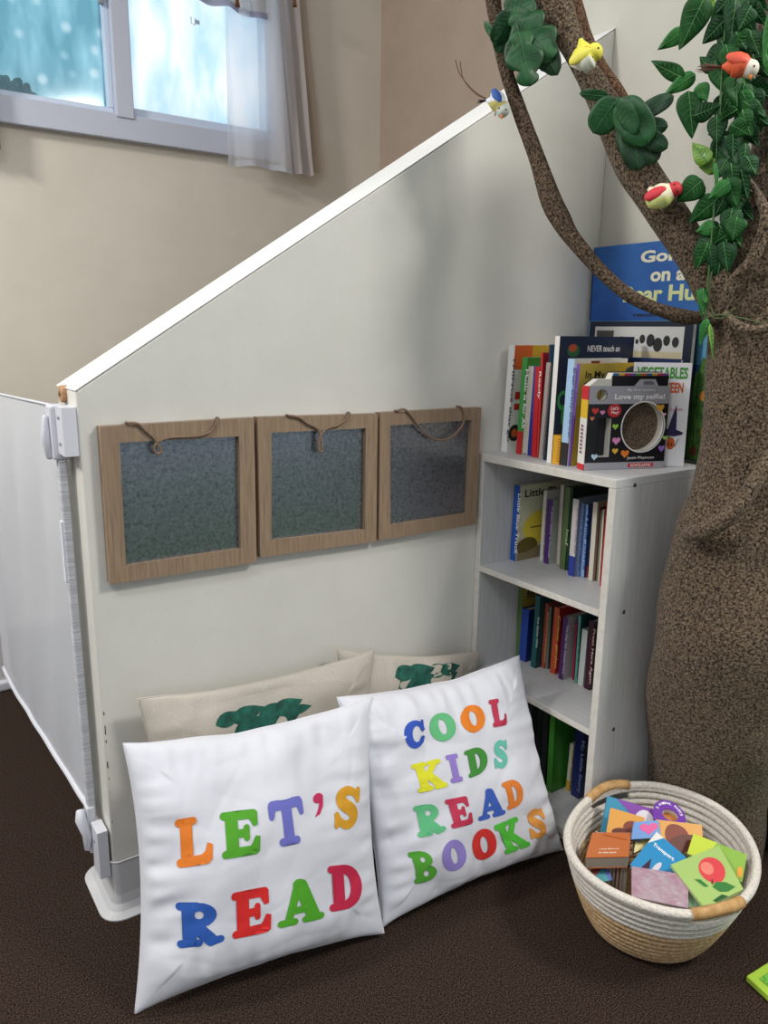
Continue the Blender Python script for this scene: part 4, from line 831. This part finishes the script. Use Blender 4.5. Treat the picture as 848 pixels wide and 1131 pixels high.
for k, ch in enumerate(s_):
    if ch == ' ': continue
    an = PI*.92-PI*.84*k/(len(s_)-1); cx, cy = .76*math.cos(an), .76*math.sin(an); td = (e1*math.sin(an)-upv*math.cos(an)); ud = (e1*math.cos(an)+upv*math.sin(an))
    text(m, ch, fnm(cx, cy, .0006)-td*sc_*.07-ud*sc_*.07, td, ud, sc_*.14, sc_*.17, 0, .02)
obj('cover_title', m, mat('efe8f4', .5), mk)
bb('board_book', 'orange board book with brown dome shape, right back of basket', [(724, 905), (775, 911), (776, 926), (735, 942)], (.168, .166, .15, .138), .008, 'cf9440', deco=[('e', '7a3420', (.38, .6, .28, .5)), ('e', '5a2418', (.5, .9, .4, .35))])
bb('board_book', 'small blue and pink heart board book in the basket middle', [(700, 908), (727, 906), (730, 925), (697, 927)], (.168, .170, .156, .150), .006, '3f7ab8', deco=[('h', 'cc4a8c', (.6, .42, .36))])
bb('board_book', 'thick rust orange board book at the left of the basket', [(654, 919.5), (697, 919.5), (694, 946), (646.5, 947)], (.150, .152, .150, .148), .022, 'b8683a', pages='8a7c70', deco=[('x', 'e8d8c8', ('a funny, flicker book', .28, .72, .034, .0045)), ('x', 'e8d8c8', ('for little hands', .28, .86, .03, .0045)), ('p', 'a8501f', [(.3, .08), (.9, .3), (.92, .34), (.3, .12)])])
bb('board_book', 'yellow edged book peeking behind the blue one', [(702, 927), (714, 923), (720, 934), (700, 942)], (.14, .142, .134, .128), .012, 'd8c87a')
bb('board_book', 'blue board book titled Transport in the basket middle', [(725, 918.8), (758, 947), (730, 976), (695.5, 955)], (.160, .150, .128, .138), .008, '2f86b8', deco=[('p', 'd8d8d0', [(0, 0), (.25, 0), (.0, .35)]), ('x', 'f2f2f0', ('Transport.', .14, .34, .042, .009)), ('p', '3a2438', [(.3, .9), (.35, .6), (.55, .95)]), ('e', 'c8c4cc', (.62, .72, .08, .18))])
def standing(name, label, pl, pr, yt, z, cols, hgt_):
    A_ = at(*pl, 2, z); B_ = at(*pr, 2, z); d_ = (B_-A_); w_ = d_.length; d_.normalize(); bk_ = V((-d_.y, d_.x, 0)); bk_ = bk_ if bk_.y > 0 else -bk_
    root = thing(name, A_-V((0, 0, hgt_)), label, 'book', GB); m = MB(); n_ = len(cols)
    for k in range(n_): 
        a_ = A_+d_*(w_*k/n_); b_ = A_+d_*(w_*(k+.88)/n_); m.hexa([a_-V((0, 0, hgt_)), b_-V((0, 0, hgt_)), b_+bk_*.07-V((0, 0, hgt_)), a_+bk_*.07-V((0, 0, hgt_)), a_, b_, b_+bk_*.07, a_+bk_*.07], k % len(cols))
    o = obj('pages', m, [mat(c, .7) for c in cols], root)
    m = MB(); m.hexa([p+V((0, 0, z_)) for z_ in (-hgt_, .001) for p in (A_-d_*.002, A_, A_+bk_*.072, A_-d_*.002+bk_*.072)]); m.hexa([p+V((0, 0, z_)) for z_ in (-hgt_, .001) for p in (B_, B_+d_*.002, B_+d_*.002+bk_*.072, B_+bk_*.072)]); obj('cover', m, mat('b8aca4', .6), root)
standing('board_book', 'board book standing on end with grey page edges, front left of basket', (672.5, 948), (693, 948), 0, .138, ['8f867c', 'b0a69a', '7a6f68', 'a89e92', '5a4a48', 'b8aea2', '8a4a44', 'b8b2a8', 'a49a90', 'c0b8ac'], .075)
bb('board_book', 'small teal book wedged low at the front left of the basket', [(652, 961), (671, 955), (676, 972), (660, 975)], (.115, .12, .11, .105), .008, '2f8a94', deco=[('p', '7a2f34', [(0, 0), (.7, 0), (.3, .4), (0, .5)]), ('p', '4a5aa0', [(.7, .3), (1, .1), (1, 1), (.8, 1)])])
bb('board_book', 'green and yellow board book at the right of the basket', [(765.8, 920.7), (825, 944), (819.5, 975), (758.7, 942.6)], (.168, .162, .142, .152), .008, '84ac44', deco=[('p', 'b8c83c', [(0, 0), (.45, 0), (.3, .9), (0, 1)]), ('e', 'd89a30', (.93, .7, .05, .2))])
M_pinkg = mat('d9a4bc', .28, 'e8d2dc', 45, bump=.7, bscale=70, bdist=.004, metal=.55, detail=6)
M_greeng = mat('7fb08a', .28, 'b8d8b8', 45, bump=.7, bscale=70, bdist=.004, metal=.55, detail=6)
bb('notebook', 'shiny green crinkled foil notebook beside the pink one', [(748, 958), (768, 960), (777, 1000), (752, 1003)], (.142, .142, .138, .138), .006, 'ffffff', mt=M_greeng)
bb('board_book', 'pale green board book with a red apple picture', [(740.5, 955), (793.8, 933.6), (821, 982), (778, 1003)], (.156, .164, .158, .150), .006, 'a3c070', deco=[('e', 'd2484c', (.62, .42, .25, .28)), ('e', 'e08070', (.55, .35, .12, .14)), ('p', '3a7a3c', [(.42, .72), (.55, .66), (.72, .74), (.86, .9), (.66, .92), (.5, .86)]), ('p', '3a7a3c', [(.2, .45), (.3, .5), (.36, .68), (.28, .66)]), ('p', '6a3a28', [(.44, .66), (.5, .58), (.52, .6), (.46, .69)]), ('p', '2a5a30', [(.25, .95), (.5, .92), (.6, 1), (.3, 1)])])
bb('notebook', 'shiny pink crinkled foil notebook in front of the basket', [(697.6, 956.7), (760, 966.5), (760, 1003), (697.6, 990)], (.152, .152, .146, .146), .008, 'ffffff', mt=M_pinkg)
# ------------------------------------------------------------------ green padded mat corner at the lower right
A = at(824, 1077, 2, .012); B = at(870, 1048, 2, .012); Cc = at(880, 1128, 2, .012)
gm = thing('foam_mat', V((A.x, A.y, 0)), 'lime green textured mat, only its corner at lower right', 'mat')
e1 = (B-A); e1.z = 0; e1.normalize(); e2 = (Cc-A); e2.z = 0; e2 = e2.normalized()
m = MB(); q = [A, A+e1*.32, A+e1*.32+e2*.32, A+e2*.32]; m.slab([V((p.x, p.y, .011)) for p in q], (0, 0, -.0105)); obj('border', m, mat('a4c83c', .7), gm, bevel=.002)
m = MB(); q = [A+(e1+e2)*.014, A+e1*.306+e2*.014, A+(e1+e2)*.306, A+e2*.306+e1*.014]; m.slab([V((p.x, p.y, .0125)) for p in q], (0, 0, -.0015)); obj('textured_panel', m, mat('4f9a2a', .8, '86cf52', 220, bump=1, bdist=.004), gm, bevel=.001)
# unseen green rug, added so the metal boards have something green to reflect
m = MB(); m.box((.3, -2.5, .001), (2.2, -1.75, .012)); obj('reflection_rug', m, mat('4a7a44', .95, '5a8a50', 40), org=(1.3, -2.3, 0), label='unseen green rug added behind the camera to tint the metal boards', cat='rug')
# ------------------------------------------------------------------ tree
M_bark = mat('261d16', .95, '8f7c66', 260, bump=1.0, bscale=200, bdist=.006, detail=3, lo=.36, hi=.68, spec=.1, sheen=.1)
M_bark2 = mat('2a211b', .95, '7a6856', 260, bump=1.0, bscale=200, bdist=.006, detail=3, lo=.36, hi=.68, spec=.1)
tb = tp(779, 957, 1.49)
tree = thing('artificial_tree', V((tb.x, tb.y, 0)), 'brown fabric covered tree with branches beside the bookcase', 'tree')
def limb(name, pts, n=40, D=1.43, wob=.06, k=8, mt=None, seed=0, label=None, flat=1, da=1):
    ps = smoothpath([p if len(p) > 3 else p+(D,) for p in pts], k); P = [tp(x, y, d) for x, y, r, d in ps]; R_ = [r/FPX*depth(q) for (x, y, r, d), q in zip(ps, P)]
    if name == 'trunk' and P[0].z != 0: P[0].z = 0.0
    m = MB(); m.tube(P, R_, n, wob=wob, seed=seed, flat=flat, up=HN, da=da); return obj(name, m, mt or M_bark, tree, label=label)
limb('trunk', [(779, 957, 56, 1.52), (779, 905, 58, 1.52), (781, 870, 61, 1.51), (789, 800, 71, 1.47), (800, 720, 77), (811, 650, 79), (822, 600, 76), (836, 560, 70), (848, 500, 70), (855, 440, 72), (859, 380, 74), (864, 320, 74), (872, 260, 66), (882, 180, 52), (887, 100, 48), (889, 20, 48), (890, -80, 48)], 64, wob=.07, da=.72)
limb('branch', [(850, 385, 34, 1.43), (820, 350, 32, 1.42), (793, 322, 24, 1.40), (772, 292, 20, 1.39), (748, 255, 20, 1.38), (722, 216, 20.5, 1.37), (703, 186, 21, 1.37), (685, 150, 19.5, 1.37), (663, 107, 15.5, 1.37), (643, 70, 13.5, 1.37), (628, 40, 15, 1.37), (610, 0, 20, 1.37), (588, -50, 22, 1.37)], 36, wob=.12, seed=3, label='thick branch running up to the left')
limb('branch', [(700, 150, 9, 1.385), (682, 108, 10, 1.40), (664, 76, 8, 1.41), (646, 44, 9, 1.41), (633, 14, 12, 1.41), (622, -20, 13, 1.41), (612, -50, 13, 1.41)], 20, wob=.15, seed=4, label='thin shoot twisting behind the thick branch', mt=mat('3a2c22', .95, '8a6a52', 260, bump=1.0, bscale=200, bdist=.006, detail=3, lo=.36, hi=.68, spec=.1))
limb('branch', [(815, 355, 12, 1.42), (775, 351, 7, 1.36), (755, 350, 8, 1.34), (725, 341, 6.5, 1.33), (695, 326.5, 7, 1.33), (665, 301, 7.5, 1.34), (633, 264.6, 9, 1.35), (619, 242, 11, 1.355), (608, 220, 11, 1.36), (593, 175, 9, 1.37), (574, 124, 8.2, 1.37), (557, 72, 7, 1.37), (549, 30, 8, 1.37), (544, -5, 9, 1.37), (540, -50, 9, 1.37)], 20, wob=.12, mt=M_bark2, seed=6, label='thin bent branch crossing in front of the partition')
# folds in the fabric
limb('fabric_fold', [(757, 590, 6, 1.345), (772, 588, 9, 1.32), (795, 578, 9, 1.30), (818, 556, 9, 1.30), (838, 525, 8, 1.31), (852, 500, 7, 1.32)], 14, D=1.3, wob=.2, label='gathered fold around the trunk')
limb('fabric_fold', [(793, 352, 5, 1.345), (803, 325, 6, 1.33), (812, 306, 6, 1.325), (828, 290, 7, 1.32), (840, 265, 7, 1.32), (845, 235, 6, 1.32), (830, 205, 4, 1.36), (818, 192, 2, 1.38)], 14, wob=.2, label='twisted cord like fold on the upper trunk')
limb('fabric_fold', [(800, 345, 3, 1.335), (815, 360, 5, 1.32), (835, 365, 5, 1.31), (856, 360, 5, 1.31)], 12, wob=.2)
m = MB()
for a_, b_, c_ in (((786, 300), (783, 330), (788, 348)), ((776, 352), (800, 348), (846, 358)), ((778, 345), (795, 352), (812, 340)), ((800, 205), (812, 212), (822, 222)), ((810, 206), (822, 205), (830, 212))):
    m.tube([tp(x, y, 1.325) for x, y, _ in smoothpath([a_+(0,), b_+(0,), c_+(0,)], 6)], .0012, 6)
obj('binding_thread', m, mat('4c5a34', .7), tree)
# ------------------------------------------------------------------ leaves
M_lf = [mat('17451a', .55, '225a26', 25, spec=.25), mat('10341a', .55, '184622', 25, spec=.25), mat('5f8f2c', .45, '83a83c', 20, coat=.1), mat('27682c', .5, '347a36', 25, spec=.3)]
M_mon = [mat('11401d', .5, '1f5c2b', 30), mat('0a2c14', .5, '12401d', 30)]
M_vein = mat('4f8a4a', .5)
def leaf(parent, base, tip, wpx, D=1.35, mt=None, notch=0, cup=.12, tilt=0, droop=.1, D2=None, name='leaf'):
    B = tp(base[0], base[1], D); Tt = tp(tip[0], tip[1], D2 if D2 else D); L_ = Tt-B; ln = L_.length; ld = L_.normalized(); nn_ = (CAM-B).normalized(); sd = ld.cross(nn_).normalized(); nn_ = sd.cross(ld).normalized()
    sd = (sd*math.cos(tilt)+nn_*math.sin(tilt)).normalized(); nn_ = sd.cross(ld).normalized()
    hw = wpx/FPX*depth(B)*.5
    nl, nw = 16, 4
    def wid(t):
        if mt in M_mon: return (1-abs(2*t**.9-1)**2.6)**.55
        return (math.sin(PI*min(1, t**.62))**.85)*(1-.15*t) if t < 1 else 0
    def fn(u, v):   # u along, v across -1..1
        s = v*2-1; w_ = wid(u)*hw
        if notch and abs(s) > .3: w_ *= (.5+.5*(.5+.5*math.cos(u*PI*notch*2+.6*s)) ** .4)
        p = B+ld*(ln*(u-.12*abs(s)*(1 if u < .15 else 0)*0)) + sd*(w_*s)
        return p-nn_*(cup*hw*(s*s)) - nn_*(droop*ln*u*u) + nn_*(.05*hw*math.sin(u*9+s*3))
    m = MB(); m.grid(fn, 40 if notch else nl, 2*nw)
    base_n = len(m.v)
    o = obj(name, m, [mt], parent)
    md = o.modifiers.new('thickness', 'SOLIDIFY'); md.thickness = .0004; md.offset = 0
    m2 = MB(); m2.tube([fn(t/10, .5)+nn_*.0006 for t in range(11)], [.0008*(1-.06*t) for t in range(11)], 5)
    for j in range(1, 6):
        for s_ in (0, 1): m2.tube([fn(j/8, .5)+nn_*.0005, fn(min(1, j/8+.12), .5+(.36 if s_ else -.36))+nn_*.0005], .00028, 4)
    obj('vein', m2, M_vein if mt not in M_mon else mat('2c6e38', .5), o)
    return o
def vine(name, label, stem_, leaves, rnd=None, D=1.33, group=None):
    b = tp(stem_[0][0], stem_[0][1], D); root = thing(name, tp(stem_[-1][0], stem_[-1][1], D), label, 'plant', group)
    m = MB(); m.tube([tp(x, y, d) for x, y, d in smoothpath([s if len(s) > 2 else s+(D,) for s in stem_], 6)], .0016, 6); 
    obj('stem', m, mat('3f6a30', .6), root)
    for lf in leaves: leaf(root, *lf[:3], D=lf[4] if len(lf) > 4 else D, mt=M_lf[lf[3]], tilt=lf[5] if len(lf) > 5 else 0)
    if rnd: rnd(root)
    return root
vine('ivy_vine', 'leafy green vine hanging at the left of the trunk', [(805, -20), (800, 40), (796, 100), (792, 160), (790, 210), (786, 260), (782, 310), (779, 352)], [
 ((779, -6), (752, 54), 34, 0, 1.32, .2), ((757, 33), (726, 55), 18, 3, 1.34), ((755, 86), (717, 69), 20, 0, 1.33, .4), ((768, 82), (733, 105), 18, 3, 1.33), ((760, 100), (766, 151), 30, 0, 1.32, .3), ((772, 92), (780, 112), 18, 3, 1.325), ((766, 128), (796, 116), 22, 1, 1.32),
 ((792, 126), (791, 160), 24, 1, 1.315, -.3), ((812, -5), (808, 56), 24, 1, 1.32, .5), ((802, 20), (776, 48), 24, 1, 1.335), ((782, 180), (764, 157), 20, 2, 1.32), ((793, 184), (771, 184), 18, 2, 1.33), ((776, 199), (747, 223), 30, 0, 1.32), ((794, 218), (761, 247), 28, 0, 1.33, .2), ((806, 201), (782, 220), 18, 3, 1.31),
 ((790, 250), (768, 256), 18, 3, 1.33), ((781, 268), (770, 298), 22, 0, 1.32, .5), ((783, 270), (786, 296), 16, 1, 1.325), ((776, 318), (777, 350), 14, 3, 1.32, .6), ((780, 335), (768, 320), 10, 3, 1.32), ((781, 352), (774, 382), 12, 3, 1.32, .5), ((784, 358), (790, 396), 7, 2, 1.315, .8),
 ((790, 180), (794, 208), 9, 3, 1.31, .9), ((797, 45), (806, 82), 22, 1, 1.325, .2), ((788, 78), (772, 62), 16, 1, 1.335), ((790, 66), (800, 104), 24, 0, 1.33, -.2), ((806, 0), (785, 22), 22, 0, 1.34), ((770, -8), (792, 12), 20, 2, 1.34), ((804, 210), (789, 240), 22, 1, 1.33), ((796, 165), (804, 195), 20, 0, 1.33)])
def dark(root):
    rr = random.Random(21)
    for k in range(95):
        y = rr.uniform(-15, 285); x = rr.uniform(800, 828 if y > 130 else 836)-max(0, y-180)*.16
        a = rr.uniform(.15*PI, .85*PI); l = rr.uniform(24, 40)
        leaf(root, (x, y), (x+math.cos(a)*l*.8, y+math.sin(a)*l), rr.uniform(16, 28), D=rr.uniform(1.30, 1.37), mt=M_lf[1 if rr.random() < .7 else 0], tilt=rr.uniform(-.7, .7))
vine('ivy_vine', 'dense darker vine tangled along the edge of the upper trunk', [(828, -20), (824, 50), (820, 110), (814, 170), (804, 230), (796, 290)], [((856, 8), (843, 72), 16, 3, 1.28), ((846, 60), (858, 95), 12, 3, 1.28), ((818, 100), (834, 128), 18, 3, 1.31)], dark, D=1.345)
def monstera(label, at_, lst):
    root = thing('monstera_spray', tp(*at_), label, 'plant', 'large split leaf sprays on the branches')
    m = MB()
    for b, t, w_, D, nt_, i, tl_ in lst:
        leaf(root, b, t, w_, D=D, mt=M_mon[i], notch=nt_, tilt=tl_, cup=.03)
    c = tp(*at_); 
    for b, t, w_, D, nt_, i, tl_ in lst: m.tube([c, (c+tp(b[0], b[1], D))/2+V((0, 0, .004)), tp(b[0], b[1], D)], .0016, 6)
    obj('stalk', m, mat('1d4a30', .5), root)
monstera('dark green split leaves wrapped round the thin branch top', (566, 14, 1.35), [
 ((566, 14), (610, 62), 46, 1.33, 3, 0, .1), ((572, 34), (587, 92), 42, 1.32, 2, 0, .2), ((585, 22), (613, 82), 28, 1.34, 0, 1, -.3), ((565, 12), (547, 50), 26, 1.33, 0, 1, .4), ((558, -4), (590, 14), 26, 1.33, 0, 0, .2), ((568, 40), (566, 78), 22, 1.335, 0, 1, -.2), ((548, 44), (533, 24), 9, 1.33, 0, 0, .5), ((596, 30), (604, 78), 22, 1.345, 0, 1, .3), ((556, 24), (552, 58), 20, 1.34, 0, 1, .2)])
monstera('dark green split leaves on the middle of the thick branch', (692, 122, 1.33), [
 ((682, 109), (655, 147), 34, 1.31, 0, 0, .1), ((672, 106), (639, 105), 13, 1.31, 0, 0, .5), ((684, 110), (716, 158), 38, 1.30, 0, 0, -.1), ((704, 128), (744, 105), 19, 1.31, 0, 1, .2), ((706, 138), (737, 140), 18, 1.31, 0, 1, 0), ((704, 144), (736, 164), 20, 1.31, 0, 1, -.1), ((698, 132), (706, 187), 34, 1.315, 0, 1, .2), ((690, 128), (692, 172), 24, 1.32, 0, 1, -.3), ((684, 108), (700, 148), 22, 1.295, 0, 0, -.5), ((710, 140), (722, 180), 26, 1.32, 0, 1, 0)])
# ------------------------------------------------------------------ birds
def bird(label, tail, body, head, D, rpx, hpx, cbody, cwing, chead, cbelly, tailcol, tail_px, beak=None, plumes=None, eye=None, wings=((-1,), (1,))):
    Tp = tp(tail[0], tail[1], D); Bp = tp(body[0], body[1], D); Hp = tp(head[0], head[1], D); k = depth(Bp)/FPX; r = rpx*k; hr = hpx*k
    root = thing('toy_bird', Bp-V((0, 0, r)), label, 'bird ornament', 'small feathered toy birds on the tree')
    m = MB(); ax = (Hp-Bp).normalized(); tx = (Tp-Bp)
    path = [Tp, Tp+(Bp-Tp)*.25, Tp+(Bp-Tp)*.55, Bp-ax*r*.3, Bp, Bp+ax*r*.4, Bp+(Hp-Bp)*.62, Hp-ax*hr*.2, Hp+ax*hr*.35, Hp+ax*hr*.8, Hp+ax*hr*.98]
    rad = [r*.16, r*.36, r*.72, r*.97, r, r*.97, (r+hr)*.47, hr*.98, hr*.95, hr*.6, hr*.15]
    vc = smoothpath([tuple(p)+(q,) for p, q in zip(path, rad)], 3); m.tube([V(p[:3]) for p in vc], [p[3] for p in vc], 22)
    tocam = (CAM-Bp).normalized(); n_ = len(vc)
    for fi, f in enumerate(m.f):
        c = sum((m.v[i] for i in f), V())/len(f); u = (c-Bp).dot(ax); dn = (c-Bp).z
        if (c-Hp).length < hr*1.12 and (c-Hp).dot(ax) > -hr*.3: m.m[fi] = 1
        elif cbelly and dn < -r*.15: m.m[fi] = 2
    obj('body', m, [mat(cbody, .55), mat(chead, .55), mat(cbelly or cbody, .55)], root)
    sdv = ax.cross(V((0, 0, 1)))
    if sdv.length < .2: sdv = ax.cross(tocam)
    sdv.normalize(); sdv = sdv if sdv.dot(tocam) > 0 else -sdv
    side = (tocam*.75+V((0, 0, .45))); side = (side-ax*side.dot(ax)).normalized()
    for sg, c_ in ((1, side), (-1, (V((0, 0, .8))-tocam*.7))):
        c_ = (c_-ax*c_.dot(ax)).normalized(); w_ax = ax; w_b = ax.cross(c_).normalized()
        M_ = Matrix((w_ax, w_b, c_)).transposed(); m = MB(); m.ball(Bp+c_*r*.80-ax*r*.25, (r*.95, r*.5, r*.3), 16, 10, 0, M_); obj('wing', m, mat(cwing, .6, None), root)
    bd = (beak and (tp(beak[0], beak[1], D-.01)-Hp).normalized()) or ax
    m = MB(); m.tube([Hp+bd*hr*.8, Hp+bd*hr*1.1, Hp+bd*hr*1.55], [hr*.3, hr*.2, hr*.02], 10); obj('beak', m, mat('d0762c', .5), root)
    ex = (tocam-bd*tocam.dot(bd)).normalized(); e2_ = bd.cross(ex)
    for sg in (-.5, .85):
        q = (ex*(.75 if sg > 0 else .6)+e2_*sg*.7+bd*.35).normalized(); m = MB(); m.ball(Hp+q*hr*.97, hr*.13, 10, 8); obj('eye', m, mat('111111', .2), root)
    m = MB(); rr = random.Random(int(body[0])); td = (tp(tail_px[0], tail_px[1], D)-Tp)
    for j in range(12):
        e = V((rr.uniform(-1, 1), rr.uniform(-1, 1), rr.uniform(-1, 1)))*td.length*.22; q = [Tp-td*.1, Tp+td*.5+e*.5, Tp+td*rr.uniform(.85, 1.05)+e]; m.tube(q, [r*.18, r*.14, r*.03], 5, flat=.3)
    obj('tail_feathers', m, mat(tailcol, .8), root)
    if plumes:
        m = MB()
        for pl_ in plumes: m.tube([tp(x, y, D) for x, y, _ in smoothpath([p+(0,) for p in pl_], 6)], .0009, 5)
        obj('plume', m, mat('6b4c34', .8), root)
    m = MB()
    for s_ in (-.3, .3): m.tube([Bp+w_b*r*s_-V((0, 0, r*.8)), Bp+w_b*r*s_-V((0, 0, r*1.35))], .0009, 5)
    obj('wire_leg', m, mat('3a3a3a', .5, metal=.7), root)
bird('blue and white toy bird with long thin tail plumes', (537, 111), (549, 112), (555, 122), 1.345, 9.5, 7.5, 'dfe3ea', '2f5ca8', 'c9cfc4', 'c3b86a', '1c1416', (527, 112), beak=(553, 134), plumes=[[(540, 110), (524, 101), (508, 82), (503, 66)], [(540, 110), (526, 104), (512, 88), (508, 68)]])
bird('yellow toy bird with a white breast perched on the thick branch', (641, 43), (646, 65), (656, 58), 1.315, 13.5, 9.5, 'e0d84a', 'e6dd58', 'e4dc4c', 'ecebd8', '2e2622', (642, 38), beak=(650, 54))
bird('red and white toy bird low on the thick branch', (716, 208), (729, 217), (745, 209), 1.315, 13, 8, 'ece0c0', 'cf2f3c', 'cc3038', 'dce08a', '2a2624', (712, 198), beak=(738, 214))
bird('orange toy bird with a white nape and brown tail among the vines', (797, 74), (815, 72), (828, 76), 1.27, 12.5, 9.5, 'de5a34', 'd8543a', 'e6dccb', 'e0603a', '5a3a28', (772, 76), beak=(829, 92))
# ------------------------------------------------------------------ light
def area(name, loc, tgt, size, power, col):
    l = bpy.data.lights.new(name, 'AREA'); l.shape = 'RECTANGLE'; l.size, l.size_y = size; l.energy = power; l.color = col
    o = bpy.data.objects.new(name, l); COL.objects.link(o); o.location = loc; o.rotation_euler = (V(tgt)-V(loc)).to_track_quat('-Z', 'Y').to_euler(); return o
area('ceiling_lamp_right', (1.4, -1.9, 2.5), (1.3, -1.8, 0), (.5, .5), 52, (1, .97, .92))
area('ceiling_lamp_left', (-1.1, -1.2, 2.65), (-1.1, -1.2, 0), (.9, .4), 26, (.98, .98, 1))
area('ceiling_lamp_back', (-1.6, .5, 2.5), (-.4, 1.1, .5), (.35, .35), 48, (1, .97, .91))
w = bpy.data.worlds.new('world'); S.world = w; w.use_nodes = True; nt = w.node_tree; N = nt.nodes; L = nt.links
bg = N['Background']; tc = N.new('ShaderNodeTexCoord'); sp = N.new('ShaderNodeSeparateXYZ'); L.new(tc.outputs['Generated'], sp.inputs[0])
mr = N.new('ShaderNodeMapRange'); mr.inputs['From Min'].default_value = .2; mr.inputs['From Max'].default_value = .6; L.new(sp.outputs['Y'], mr.inputs['Value'])
mx = N.new('ShaderNodeMixRGB'); mx.inputs[1].default_value = (.50, .51, .53, 1); mx.inputs[2].default_value = (1.25, 1.34, 1.42, 1); L.new(mr.outputs[0], mx.inputs[0]); L.new(mx.outputs[0], bg.inputs[0]); bg.inputs[1].default_value = 1.0
